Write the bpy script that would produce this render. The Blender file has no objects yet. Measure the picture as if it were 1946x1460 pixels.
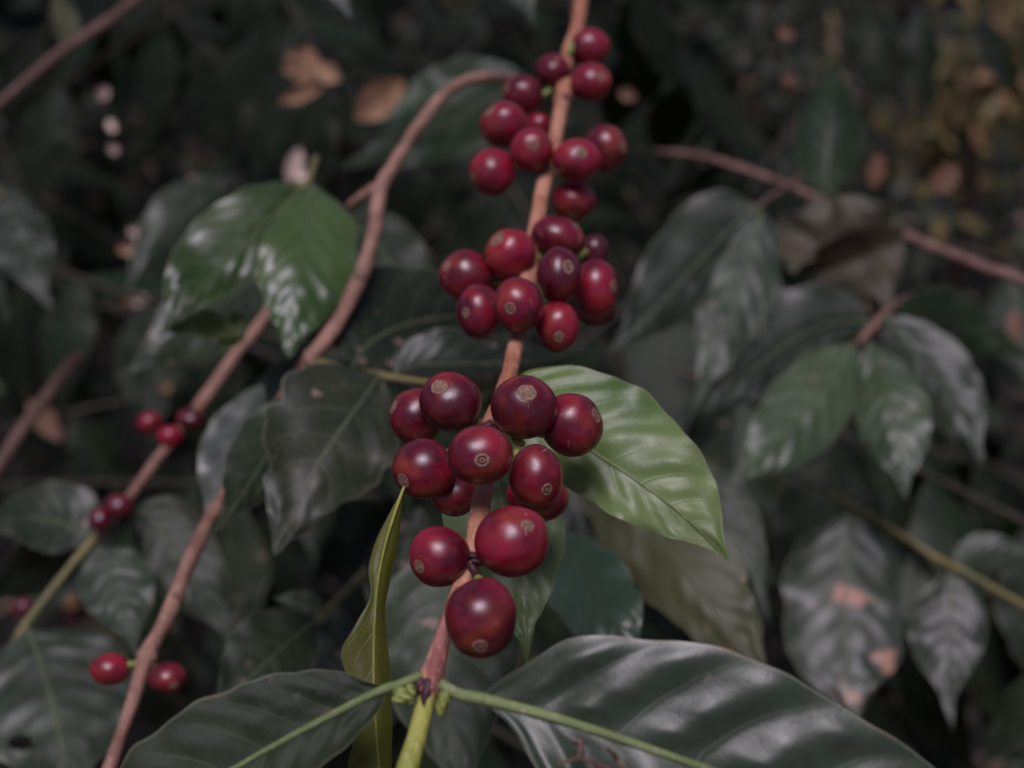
import bpy, math, random
from mathutils import Vector, Matrix, noise
random.seed(7)
R = math.radians
scene = bpy.context.scene
col = scene.collection

# ------------------------------------------------------------------ camera
W, H, F = 1946.0, 1460.0, 2703.0          # photograph frame and focal length in its pixels
PITCH = 35.0
cam_d = bpy.data.cameras.new('camera')
cam = bpy.data.objects.new('camera', cam_d)
col.objects.link(cam)
cam.location = (0, 0, 1.45)
cam.rotation_euler = (R(90 - PITCH), 0, 0)
cam_d.sensor_width = 36
cam_d.lens = 50
cam_d.clip_start = 0.02
cam_d.clip_end = 400
cam_d.dof.use_dof = True
cam_d.dof.focus_distance = 0.348
cam_d.dof.aperture_fstop = 8.4
scene.camera = cam
CM = Matrix.Translation(cam.location) @ cam.rotation_euler.to_matrix().to_4x4()
CR = CM.to_3x3()

def K(x, y, d):
    """a point of the picture at a depth in metres, in camera axes"""
    return Vector(((x - W / 2) / F * d, -(y - H / 2) / F * d, -d))

def P(x, y, d):
    return CM @ K(x, y, d)

# ------------------------------------------------------------------ objects
def props(o, label=None, cat=None, group=None, kind=None):
    for k, v in (('label', label), ('category', cat), ('group', group), ('kind', kind)):
        if v:
            o[k] = v
    return o

def thing(name, loc, label, cat, group=None):
    o = bpy.data.objects.new(name, None)
    o.empty_display_size = 0.02
    col.objects.link(o)
    o.location = loc
    return props(o, label, cat, group)

def world_loc(o):
    l = Vector(o.location)
    while o.parent:
        o = o.parent
        l += Vector(o.location)
    return l

def mesh_obj(name, verts, faces, mat, parent=None, origin=None, uvs=None, smooth=True):
    """verts in world coordinates; the object's own origin sits at 'origin'"""
    if origin is None:
        origin = verts[0]
    origin = Vector(origin)
    me = bpy.data.meshes.new(name)
    me.from_pydata([tuple(Vector(v) - origin) for v in verts], [], faces)
    if uvs is not None:
        uvl = me.uv_layers.new(name='UVMap')
        for lp in me.loops:
            uvl.data[lp.index].uv = uvs[lp.vertex_index]
    if smooth:
        me.polygons.foreach_set('use_smooth', [True] * len(me.polygons))
    me.materials.append(mat)
    me.update()
    o = bpy.data.objects.new(name, me)
    col.objects.link(o)
    if parent is not None:
        o.parent = parent
        o.location = origin - world_loc(parent)
    else:
        o.location = origin
    return o

def catmull(pts, n):
    """n+1 samples through a list of equal-length tuples"""
    m = len(pts) - 1
    out = []
    for i in range(n + 1):
        t = i / n * m
        k = min(int(t), m - 1)
        f = t - k
        p0 = pts[max(k - 1, 0)]; p1 = pts[k]; p2 = pts[k + 1]; p3 = pts[min(k + 2, m)]
        out.append(tuple(0.5 * (2 * b + (c - a) * f + (2 * a - 5 * b + 4 * c - d) * f * f + (3 * b - a - 3 * c + d) * f ** 3)
                         for a, b, c, d in zip(p0, p1, p2, p3)))
    return out

# ------------------------------------------------------------------ materials
class NT:
    def __init__(self, name):
        self.m = bpy.data.materials.new(name)
        self.m.use_nodes = True
        self.t = self.m.node_tree
        self.t.nodes.clear()
        self.out = self.t.nodes.new('ShaderNodeOutputMaterial')
    def n(self, typ, **kw):
        nd = self.t.nodes.new(typ)
        for k, v in kw.items():
            if k.startswith('i_'):
                self.set(nd.inputs[k[2:].replace('_', ' ')], v)
            else:
                setattr(nd, k, v)
        return nd
    def set(self, sock, v):
        if isinstance(v, bpy.types.NodeSocket):
            self.t.links.new(v, sock)
        else:
            sock.default_value = v
    def math(self, op, a, b=None, c=None, clamp=False):
        nd = self.t.nodes.new('ShaderNodeMath')
        nd.operation = op
        nd.use_clamp = clamp
        for i, v in enumerate((a, b, c)):
            if v is not None:
                self.set(nd.inputs[i], v)
        return nd.outputs[0]
    def mix(self, fac, a, b, blend='MIX'):
        nd = self.t.nodes.new('ShaderNodeMix')
        nd.data_type = 'RGBA'
        nd.blend_type = blend
        self.set(nd.inputs[0], fac)
        self.set(nd.inputs[6], a if isinstance(a, bpy.types.NodeSocket) else (*a, 1))
        self.set(nd.inputs[7], b if isinstance(b, bpy.types.NodeSocket) else (*b, 1))
        return nd.outputs[2]
    def step(self, v, lo, hi, tlo=0.0, thi=1.0):
        nd = self.t.nodes.new('ShaderNodeMapRange')
        nd.interpolation_type = 'SMOOTHSTEP'
        self.set(nd.inputs[0], v)
        nd.inputs[1].default_value = lo; nd.inputs[2].default_value = hi
        nd.inputs[3].default_value = tlo; nd.inputs[4].default_value = thi
        return nd.outputs[0]
    def noise(self, vec, scale, detail=3, rough=0.55):
        nd = self.n('ShaderNodeTexNoise')
        self.t.links.new(vec, nd.inputs['Vector'])
        nd.inputs['Scale'].default_value = scale
        nd.inputs['Detail'].default_value = detail
        nd.inputs['Roughness'].default_value = rough
        return nd.outputs[0]
    def voronoi(self, vec, scale):
        nd = self.n('ShaderNodeTexVoronoi')
        self.t.links.new(vec, nd.inputs['Vector'])
        nd.inputs['Scale'].default_value = scale
        return nd.outputs

NV = 9          # side veins along a leaf
def vein_shift(a):
    return 0.10 * a + 0.10 * a * a

_cache = {}
def leaf_mat(name, dark, light, vein=(0.16, 0.24, 0.07), vein_s=0.5, rough=0.36, trans=0.15, specks=0.0, patches=0.0,
             dust=0.15, mid_s=0.8, spec=0.5, bump=1.0, tip=None, nv=NV, spk=75):
    if name in _cache:
        return _cache[name]
    q = NT(name)
    tc = q.n('ShaderNodeTexCoord')
    oi = q.n('ShaderNodeObjectInfo')
    off = q.n('ShaderNodeVectorMath', operation='MULTIPLY_ADD')
    q.t.links.new(oi.outputs['Random'], off.inputs[0])
    off.inputs[1].default_value = (3.1, 5.7, 2.3)
    q.t.links.new(tc.outputs['Object'], off.inputs[2])
    ob = off.outputs[0]
    sep = q.n('ShaderNodeSeparateXYZ')
    q.t.links.new(tc.outputs['UV'], sep.inputs[0])
    u, v = sep.outputs[0], sep.outputs[1]
    warp = q.noise(ob, 40, 2)
    a = q.math('ABSOLUTE', q.math('MULTIPLY_ADD', v, 2.0, -1.0))
    sh = q.math('MULTIPLY_ADD', q.math('MULTIPLY', a, a), 0.10, q.math('MULTIPLY', a, 0.10))
    ph = q.math('MULTIPLY', q.math('SUBTRACT', u, sh), nv)
    ph = q.math('ADD', ph, q.math('MULTIPLY_ADD', warp, 0.30, -0.15))
    fr = q.math('ABSOLUTE', q.math('SUBTRACT', q.math('FRACT', ph), 0.5))       # 0.5 on a vein
    side = q.step(fr, 0.5 - 0.055 * nv / NV, 0.497)
    side = q.math('MULTIPLY', side, q.step(a, 0.55, 1.0, 1.0, 0.15))
    midw = q.step(a, 0.015, 0.05, 1.0, 0.0)
    # fine net of tertiary veins
    vor = q.n('ShaderNodeTexVoronoi', feature='DISTANCE_TO_EDGE')
    q.t.links.new(ob, vor.inputs['Vector']); vor.inputs['Scale'].default_value = 330
    net = q.step(vor.outputs['Distance'], 0.0, 0.12, 1.0, 0.0)
    big = q.noise(ob, 22, 4)
    fine = q.noise(ob, 260, 4, 0.65)
    c = q.mix(q.step(big, 0.33, 0.67), dark, light)
    rv = q.math('MULTIPLY_ADD', oi.outputs['Random'], 0.45, 0.78)
    hs = q.n('ShaderNodeHueSaturation'); q.t.links.new(c, hs.inputs['Color']); q.t.links.new(rv, hs.inputs['Value'])
    c = hs.outputs[0]
    if tip:
        c = q.mix(q.step(u, 0.55, 1.0), c, tip)  # lighter grey tip stands for its sheen, painted into the colour
    c = q.mix(q.math('MULTIPLY', net, 0.06), c, vein)
    c = q.mix(q.math('MULTIPLY', side, vein_s), c, vein)
    c = q.mix(q.math('MULTIPLY', midw, mid_s), c, vein)
    c = q.mix(q.math('MULTIPLY', q.step(a, 0.975, 0.992), 0.55), c, (0.20, 0.22, 0.15))  # pale rim paints the highlight along the leaf margin
    # brown worn margin, uneven
    edge = q.math('MULTIPLY', q.step(a, 0.95, 1.0), q.step(q.noise(ob, 60, 3), 0.45, 0.65))
    c = q.mix(q.math('MULTIPLY', edge, 0.35), c, (0.17, 0.10, 0.05))
    dm = q.math('MULTIPLY', q.step(q.noise(ob, 95, 5, 0.7), 0.48, 0.75), dust * 0.35)
    c = q.mix(dm, c, (0.21, 0.19, 0.17))
    if specks:
        wn = q.n('ShaderNodeTexNoise'); q.t.links.new(ob, wn.inputs['Vector']); wn.inputs['Scale'].default_value = spk * 1.6
        wm_ = q.n('ShaderNodeVectorMath', operation='MULTIPLY_ADD'); q.t.links.new(wn.outputs['Color'], wm_.inputs[0])
        wm_.inputs[1].default_value = (.9 / spk,) * 3; q.t.links.new(ob, wm_.inputs[2])
        vo = q.voronoi(wm_.outputs[0], spk)
        s = q.math('MULTIPLY', q.step(vo['Distance'], 0.10, 0.2, 1.0, 0.0), q.step(q.noise(ob, 26, 1), 0.5, 0.6))
        c = q.mix(q.math('MULTIPLY', s, specks), c, (0.42, 0.28, 0.23))
        vo2 = q.voronoi(ob, 420)
        s2 = q.math('MULTIPLY', q.step(vo2['Distance'], 0.08, 0.16, 1.0, 0.0), q.step(q.noise(ob, 50, 1), 0.5, 0.56))
        c = q.mix(q.math('MULTIPLY', s2, specks * 0.8), c, (0.40, 0.36, 0.33))
    if patches:
        pt = q.step(q.noise(ob, 24, 3), 0.62, 0.65)
        c = q.mix(q.math('MULTIPLY', pt, patches), c, (0.33, 0.18, 0.13))
    bs = q.n('ShaderNodeBsdfPrincipled')
    q.t.links.new(c, bs.inputs['Base Color'])
    q.t.links.new(q.math('ADD', q.math('MULTIPLY_ADD', fine, 0.16, rough - 0.13), q.math('MULTIPLY', dm, 0.7)), bs.inputs['Roughness'])
    bs.inputs['Specular IOR Level'].default_value = min(1.0, spec * 1.15)
    hgt = q.math('ADD', q.math('MULTIPLY', side, -0.14), q.math('MULTIPLY', fine, 0.22))
    hgt = q.math('ADD', hgt, q.math('MULTIPLY', net, -0.03))
    hgt = q.math('ADD', hgt, q.math('MULTIPLY', q.noise(ob, 900, 2), 0.10))
    bp = q.n('ShaderNodeBump'); bp.inputs['Strength'].default_value = 0.55 * bump; bp.inputs['Distance'].default_value = 0.0006
    q.t.links.new(hgt, bp.inputs['Height']); q.t.links.new(bp.outputs[0], bs.inputs['Normal'])
    tr = q.n('ShaderNodeBsdfTranslucent')
    tcol = q.mix(1.0, c, (1.0, 1.35, 0.55), 'MULTIPLY')
    q.t.links.new(tcol, tr.inputs['Color'])
    ms = q.n('ShaderNodeMixShader'); ms.inputs[0].default_value = trans
    q.t.links.new(bs.outputs[0], ms.inputs[1]); q.t.links.new(tr.outputs[0], ms.inputs[2])
    q.t.links.new(ms.outputs[0], q.out.inputs[0])
    _cache[name] = q.m
    return q.m

def bark_mat(name, c1, c2, dark=(0.05, 0.03, 0.025), rough=0.75, crack=0.6, spots=0.3, spk=520):
    if name in _cache:
        return _cache[name]
    q = NT(name)
    tc = q.n('ShaderNodeTexCoord')
    mp = q.n('ShaderNodeMapping'); q.t.links.new(tc.outputs['UV'], mp.inputs[0]); mp.inputs['Scale'].default_value = (120, 14, 1)
    lng = q.noise(mp.outputs[0], 1.0, 5, 0.65)
    ob = tc.outputs['Object']
    big = q.noise(ob, 60, 3)
    c = q.mix(q.step(big, 0.35, 0.65), c1, c2)
    c = q.mix(q.math('MULTIPLY', q.step(q.noise(ob, 130, 4, .7), 0.52, 0.68), crack * .55), c, (c1[0] * .55 + .05, c1[1] * .6 + .04, c1[2] * .7 + .03))
    c = q.mix(q.math('MULTIPLY', q.step(lng, 0.55, 0.75), crack), c, dark)
    c = q.mix(q.math('MULTIPLY', q.step(q.noise(ob, 480, 3), 0.58, 0.7), 0.4), c, (0.45, 0.33, 0.27))
    vo = q.voronoi(ob, spk)
    sp = q.math('MULTIPLY', q.step(vo['Distance'], 0.12, 0.22, 1, 0), q.step(q.noise(ob, 90, 2), 0.5, 0.58))
    c = q.mix(q.math('MULTIPLY', sp, spots), c, (0.03, 0.015, 0.015))
    bs = q.n('ShaderNodeBsdfPrincipled')
    q.t.links.new(c, bs.inputs['Base Color'])
    bs.inputs['Roughness'].default_value = rough
    bp = q.n('ShaderNodeBump'); bp.inputs['Strength'].default_value = 0.8; bp.inputs['Distance'].default_value = 0.0006
    q.t.links.new(q.math('ADD', lng, q.noise(ob, 500, 3)), bp.inputs['Height'])
    q.t.links.new(bp.outputs[0], bs.inputs['Normal'])
    q.t.links.new(bs.outputs[0], q.out.inputs[0])
    _cache[name] = q.m
    return q.m

def cherry_mat(name, deep, bright, warm):
    q = NT(name)
    tc = q.n('ShaderNodeTexCoord'); ob0 = tc.outputs['Object']
    oi = q.n('ShaderNodeObjectInfo')
    off = q.n('ShaderNodeVectorMath', operation='MULTIPLY_ADD')
    q.t.links.new(oi.outputs['Random'], off.inputs[0]); off.inputs[1].default_value = (1.3, 2.7, 0.9)
    q.t.links.new(ob0, off.inputs[2]); ob = off.outputs[0]
    sep = q.n('ShaderNodeSeparateXYZ'); q.t.links.new(tc.outputs['UV'], sep.inputs[0])
    th = sep.outputs[1]                                  # 0 at the scar, 1 at the stalk
    big = q.noise(ob, 75, 3)
    fac = q.math('ADD', q.step(big, 0.35, 0.68), q.math('MULTIPLY_ADD', oi.outputs['Random'], 0.9, -0.5), clamp=True)
    c = q.mix(fac, deep, bright)
    # brick red near the scar: natural variation, and warm ground reflection painted in
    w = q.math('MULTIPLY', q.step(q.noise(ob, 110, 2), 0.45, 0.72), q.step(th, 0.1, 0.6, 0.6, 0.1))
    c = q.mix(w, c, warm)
    vo = q.voronoi(ob, 900)
    pal = q.math('MULTIPLY', q.step(vo['Distance'], 0.05, 0.13, 1, 0), q.step(q.noise(ob, 210, 2), 0.60, 0.66))
    c = q.mix(q.math('MULTIPLY', pal, 0.55), c, (0.48, 0.30, 0.26))
    wv = q.n('ShaderNodeTexWave', wave_type='BANDS'); q.t.links.new(ob, wv.inputs['Vector'])
    wv.inputs['Scale'].default_value = 55; wv.inputs['Distortion'].default_value = 9; wv.inputs['Detail'].default_value = 3
    scr = q.math('MULTIPLY', q.step(wv.outputs['Fac'], 0.982, 0.998), q.step(q.noise(ob, 130, 2), 0.60, 0.66))
    c = q.mix(q.math('MULTIPLY', scr, 0.5), c, (0.40, 0.18, 0.13))
    mott = q.noise(ob, 650, 3)
    c = q.mix(q.math('MULTIPLY', q.step(mott, 0.45, 0.8), 0.20), c, bright)
    bs = q.n('ShaderNodeBsdfPrincipled')
    q.t.links.new(c, bs.inputs['Base Color'])
    q.t.links.new(q.math('MULTIPLY_ADD', q.noise(ob, 160, 4, 0.65), 0.20, 0.24), bs.inputs['Roughness'])
    bs.inputs['Specular IOR Level'].default_value = 0.55
    bs.inputs['Subsurface Weight'].default_value = 0.06
    bs.inputs['Subsurface Radius'].default_value = (0.6, 0.12, 0.08)
    bs.inputs['Subsurface Scale'].default_value = 0.002
    bp = q.n('ShaderNodeBump'); bp.inputs['Strength'].default_value = 0.25; bp.inputs['Distance'].default_value = 0.0004
    q.t.links.new(q.math('ADD', q.math('MULTIPLY', mott, 0.4), q.math('ADD', q.noise(ob, 180, 2), pal)), bp.inputs['Height'])
    q.t.links.new(bp.outputs[0], bs.inputs['Normal'])
    q.t.links.new(bs.outputs[0], q.out.inputs[0])
    return q.m

def scar_mat(name, pit):
    q = NT(name)
    tc = q.n('ShaderNodeTexCoord'); ob = tc.outputs['Object']
    sep = q.n('ShaderNodeSeparateXYZ'); q.t.links.new(tc.outputs['UV'], sep.inputs[0])
    r = q.math('ADD', sep.outputs[1], q.math('MULTIPLY_ADD', q.noise(ob, 700, 2), 0.16, -0.08))
    c = q.mix(q.step(q.noise(ob, 1500, 4, 0.7), 0.35, 0.65), (0.085, 0.036, 0.024), (0.25, 0.145, 0.09))
    ring = q.math('MULTIPLY', q.math('MULTIPLY', q.step(r, 0.30, 0.40), q.step(r, 0.42, 0.55, 1, 0)), q.step(q.noise(ob, 260, 2), .4, .55))
    c = q.mix(q.math('MULTIPLY', ring, 0.8 * pit), c, (0.10, 0.02, 0.02))
    c = q.mix(q.step(r, 0.10, 0.17, 0.9 * pit + .15, 0.0), c, (0.07, 0.02, 0.015))
    c = q.mix(q.math('MULTIPLY', q.step(r, 0.84, 1.0), 0.8), c, (0.16, 0.012, 0.02))
    bs = q.n('ShaderNodeBsdfPrincipled'); q.t.links.new(c, bs.inputs['Base Color']); bs.inputs['Roughness'].default_value = 0.7
    bp = q.n('ShaderNodeBump'); bp.inputs['Strength'].default_value = 0.8; bp.inputs['Distance'].default_value = 0.0004
    q.t.links.new(q.noise(ob, 1400, 3), bp.inputs['Height']); q.t.links.new(bp.outputs[0], bs.inputs['Normal'])
    q.t.links.new(bs.outputs[0], q.out.inputs[0])
    return q.m

def plain_mat(name, c1, c2, scale=80, rough=0.7, trans=0.0, thr=(0.35, 0.65)):
    if name in _cache:
        return _cache[name]
    q = NT(name)
    tc = q.n('ShaderNodeTexCoord'); ob = tc.outputs['Object']
    n1 = q.noise(ob, scale, 5, 0.65)
    c = q.mix(q.step(n1, *thr), c1, c2)
    bs = q.n('ShaderNodeBsdfPrincipled'); q.t.links.new(c, bs.inputs['Base Color']); bs.inputs['Roughness'].default_value = rough
    bp = q.n('ShaderNodeBump'); bp.inputs['Strength'].default_value = 0.5; bp.inputs['Distance'].default_value = 0.001
    q.t.links.new(n1, bp.inputs['Height']); q.t.links.new(bp.outputs[0], bs.inputs['Normal'])
    if trans:
        tr = q.n('ShaderNodeBsdfTranslucent'); q.t.links.new(c, tr.inputs['Color'])
        ms = q.n('ShaderNodeMixShader'); ms.inputs[0].default_value = trans
        q.t.links.new(bs.outputs[0], ms.inputs[1]); q.t.links.new(tr.outputs[0], ms.inputs[2])
        q.t.links.new(ms.outputs[0], q.out.inputs[0])
    else:
        q.t.links.new(bs.outputs[0], q.out.inputs[0])
    _cache[name] = q.m
    return q.m

M = {}
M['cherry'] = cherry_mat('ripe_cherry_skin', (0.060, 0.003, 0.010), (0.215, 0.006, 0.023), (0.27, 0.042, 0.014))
M['cherry_dull'] = cherry_mat('overripe_cherry_skin', (0.05, 0.006, 0.012), (0.10, 0.012, 0.025), (0.12, 0.03, 0.02))
M['cherry_yellow'] = cherry_mat('unripe_cherry_skin', (0.28, 0.18, 0.06), (0.40, 0.27, 0.10), (0.3, 0.15, 0.05))
M['scar'] = scar_mat('scar_corky', 0.0)
M['scar_pit'] = scar_mat('scar_ringed', 1.0)
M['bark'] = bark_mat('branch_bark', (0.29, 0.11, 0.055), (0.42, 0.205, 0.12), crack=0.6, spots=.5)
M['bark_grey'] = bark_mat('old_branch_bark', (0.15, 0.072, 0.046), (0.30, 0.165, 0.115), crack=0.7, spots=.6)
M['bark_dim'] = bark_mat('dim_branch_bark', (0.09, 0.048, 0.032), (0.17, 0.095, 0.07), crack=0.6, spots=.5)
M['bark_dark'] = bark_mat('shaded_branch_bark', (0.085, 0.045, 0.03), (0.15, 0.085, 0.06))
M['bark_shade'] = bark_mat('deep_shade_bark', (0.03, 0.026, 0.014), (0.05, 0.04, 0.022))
M['bark_node'] = bark_mat('scaly_node_bark', (0.22, 0.075, 0.06), (0.42, 0.22, 0.17), crack=0.9, spots=0.95, spk=330)
M['green_stem'] = bark_mat('green_stem', (0.22, 0.25, 0.035), (0.33, 0.34, 0.06), dark=(0.14, 0.19, 0.03), rough=0.45, crack=0.5, spots=0.0)
M['twig_green'] = bark_mat('olive_twig', (0.085, 0.09, 0.022), (0.15, 0.13, 0.035), dark=(0.08, 0.08, 0.03), rough=0.5, crack=0.4, spots=0.1)
M['midrib_dim'] = bark_mat('dim_midrib', (0.055, 0.08, 0.03), (0.08, 0.11, 0.045), dark=(0.04, 0.06, 0.02), rough=0.5, crack=0.3, spots=0.0)
M['midrib'] = bark_mat('leaf_midrib', (0.12, 0.17, 0.05), (0.17, 0.22, 0.075), dark=(0.08, 0.12, 0.04), rough=0.45, crack=0.3, spots=0.0)
M['stipule'] = plain_mat('dry_purple_scale', (0.03, 0.012, 0.018), (0.10, 0.035, 0.045), 300)
M['bud'] = plain_mat('fresh_bud', (0.12, 0.16, 0.03), (0.24, 0.27, 0.06), 300, 0.5)
M['leaf_glossy'] = leaf_mat('glossy_front_leaf', (0.012, 0.022, 0.008), (0.022, 0.036, 0.014), vein=(0.08, 0.11, 0.05), vein_s=0.30, rough=0.47, trans=0.05, specks=0.10, dust=0.25, mid_s=0.3, nv=6, spk=160, spec=.55)
M['leaf_matte'] = leaf_mat('dark_front_leaf', (0.008, 0.014, 0.005), (0.015, 0.024, 0.009), vein=(0.08, 0.11, 0.055), vein_s=0.25, rough=0.6, trans=0.05, specks=0.06, dust=0.25, mid_s=0.3, spec=0.16, nv=8, spk=190)
M['leaf_bright'] = leaf_mat('fresh_bright_leaf', (0.052, 0.12, 0.018), (0.165, 0.23, 0.075), vein=(0.17, 0.27, 0.08), vein_s=0.28, rough=0.45, trans=0.28, specks=0.6, dust=0.5, spec=.4)
M['leaf_bright_dim'] = leaf_mat('soft_green_leaf', (0.070, 0.14, 0.035), (0.14, 0.21, 0.07), vein=(0.26, 0.32, 0.15), vein_s=0.35, rough=0.48, trans=0.3, specks=0.4, dust=0.4)
M['leaf_mid'] = leaf_mat('mid_green_leaf', (0.020, 0.042, 0.015), (0.040, 0.066, 0.026), vein=(0.09, 0.14, 0.05), rough=0.46, trans=0.15, specks=0.3, dust=0.3, spec=.45)
M['leaf_gloss_green'] = leaf_mat('shiny_green_leaf', (0.028, 0.058, 0.014), (0.052, 0.092, 0.026), vein=(0.10, 0.17, 0.045), vein_s=0.4, rough=0.38, trans=0.2, dust=0.15, spec=0.48)
M['leaf_wet'] = leaf_mat('blue_green_leaf', (0.016, 0.040, 0.018), (0.03, 0.062, 0.028), vein=(0.06, 0.10, 0.04), vein_s=0.3, rough=0.36, trans=0.1, dust=0.1, spec=0.8)
M['leaf_olive'] = leaf_mat('backlit_olive_leaf', (0.075, 0.085, 0.010), (0.115, 0.12, 0.018), vein=(0.25, 0.25, 0.08), vein_s=0.25, rough=0.5, trans=0.45, dust=0.08, spec=.3)
M['leaf_dim_olive'] = leaf_mat('dim_olive_leaf', (0.040, 0.048, 0.018), (0.058, 0.062, 0.026), vein=(0.10, 0.11, 0.05), rough=0.55, trans=0.2, specks=0.3, patches=0.1, spec=.3)
M['leaf_dark'] = leaf_mat('dark_leaf', (0.011, 0.020, 0.008), (0.020, 0.032, 0.013), vein=(0.07, 0.09, 0.045), rough=0.54, trans=0.10, specks=0.4, dust=0.2, spec=.25)
M['leaf_sheen'] = leaf_mat('sheen_leaf', (0.011, 0.021, 0.009), (0.020, 0.034, 0.015), vein=(0.06, 0.08, 0.04), rough=0.50, trans=0.10, specks=0.3, dust=0.4, spec=.42)
M['leaf_silver'] = leaf_mat('silvery_leaf', (0.030, 0.040, 0.030), (0.045, 0.056, 0.042), vein=(0.05, 0.06, 0.05), rough=0.5, trans=0.04, dust=0.6, spec=.85)
M['leaf_patchy'] = leaf_mat('blotched_leaf', (0.011, 0.019, 0.009), (0.020, 0.030, 0.015), vein=(0.06, 0.08, 0.04), rough=0.50, trans=0.06, specks=0.2, patches=0.9, dust=0.4, spec=.45)
M['leaf_blade'] = leaf_mat('mottled_dark_leaf', (0.014, 0.020, 0.009), (0.026, 0.033, 0.015), vein=(0.10, 0.12, 0.07), vein_s=.35, rough=0.5, trans=0.1, specks=0.5, dust=0.4, spec=.28, tip=(0.045, 0.05, 0.035))
M['leaf_brownish'] = leaf_mat('tired_brownish_leaf', (0.035, 0.034, 0.020), (0.06, 0.05, 0.030), vein=(0.09, 0.08, 0.04), rough=0.6, trans=0.1, specks=0.3, patches=0.2, spec=.25)
M['leaf_far'] = leaf_mat('far_leaf', (0.006, 0.012, 0.005), (0.013, 0.022, 0.009), vein=(0.03, 0.04, 0.015), rough=0.55, trans=0.10, specks=0.2, dust=0.1, spec=.14)  # leaf copy darkened so the background shade sits in its colour
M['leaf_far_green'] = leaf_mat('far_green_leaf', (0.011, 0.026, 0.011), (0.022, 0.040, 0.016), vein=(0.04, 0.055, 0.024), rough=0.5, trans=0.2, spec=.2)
M['dead_leaf'] = plain_mat('dead_tan_leaf', (0.32, 0.18, 0.09), (0.50, 0.31, 0.18), 60, 0.6, 0.3)
M['dead_dull'] = plain_mat('dead_brown_leaf', (0.13, 0.065, 0.035), (0.24, 0.13, 0.08), 60, 0.7, 0.2)
M['dead_pale'] = plain_mat('dead_pale_leaf', (0.55, 0.42, 0.33), (0.75, 0.60, 0.48), 60, 0.6, 0.1)  # pale tone carries the sunlight on the bright scraps in its colour

# ------------------------------------------------------------------ builders
def tube(name, pts, rad, mat, parent=None, seg=14, n=None, lump=0.06, origin=None, caps=True):
    """a tapered, slightly uneven round stem through world points"""
    n = n or max(8, (len(pts) - 1) * 8)
    sm = catmull([(*p, r) for p, r in zip(pts, rad)], n)
    vs, fs, uv = [], [], []
    up = None
    L = 0.0
    sd = random.random() * 50
    for i, s in enumerate(sm):
        p = Vector(s[:3]); r = max(s[3], 0.00015)
        a = Vector(sm[max(i - 1, 0)][:3]); b = Vector(sm[min(i + 1, n)][:3])
        t = (b - a).normalized()
        if i:
            L += (p - Vector(sm[i - 1][:3])).length
        if up is None:
            up = t.orthogonal().normalized()
        up = (up - t * up.dot(t)).normalized()
        sd2 = t.cross(up)
        for k in range(seg):
            an = 2 * math.pi * k / seg
            nz = noise.noise(Vector((L * 90 + sd, math.cos(an) * 0.9, math.sin(an) * 0.9)))
            rr = r * (1 + lump * 1.6 * nz)
            vs.append(p + (up * math.cos(an) + sd2 * math.sin(an)) * rr)
            uv.append((L, k / seg if k <= seg / 2 else 1 - k / seg))
    for i in range(n):
        for k in range(seg):
            k2 = (k + 1) % seg
            fs.append((i * seg + k, i * seg + k2, (i + 1) * seg + k2, (i + 1) * seg + k))
    if caps:
        fs.append(tuple(range(seg - 1, -1, -1)))
        fs.append(tuple(n * seg + k for k in range(seg)))
    return mesh_obj(name, vs, fs, mat, parent, origin or pts[0], uv)

PROF = [0, .40, .72, .92, 1, .98, .88, .70, .46, .22, .10, 0]

def interp(tab, u):
    m = len(tab) - 1
    t = u * m
    k = min(int(t), m - 1)
    f = t - k
    a, b, c, d = tab[max(k - 1, 0)], tab[k], tab[k + 1], tab[min(k + 2, m)]
    return max(0.0, 0.5 * (2 * b + (c - a) * f + (2 * a - 5 * b + 4 * c - d) * f * f + (3 * b - a - 3 * c + d) * f ** 3))

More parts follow.
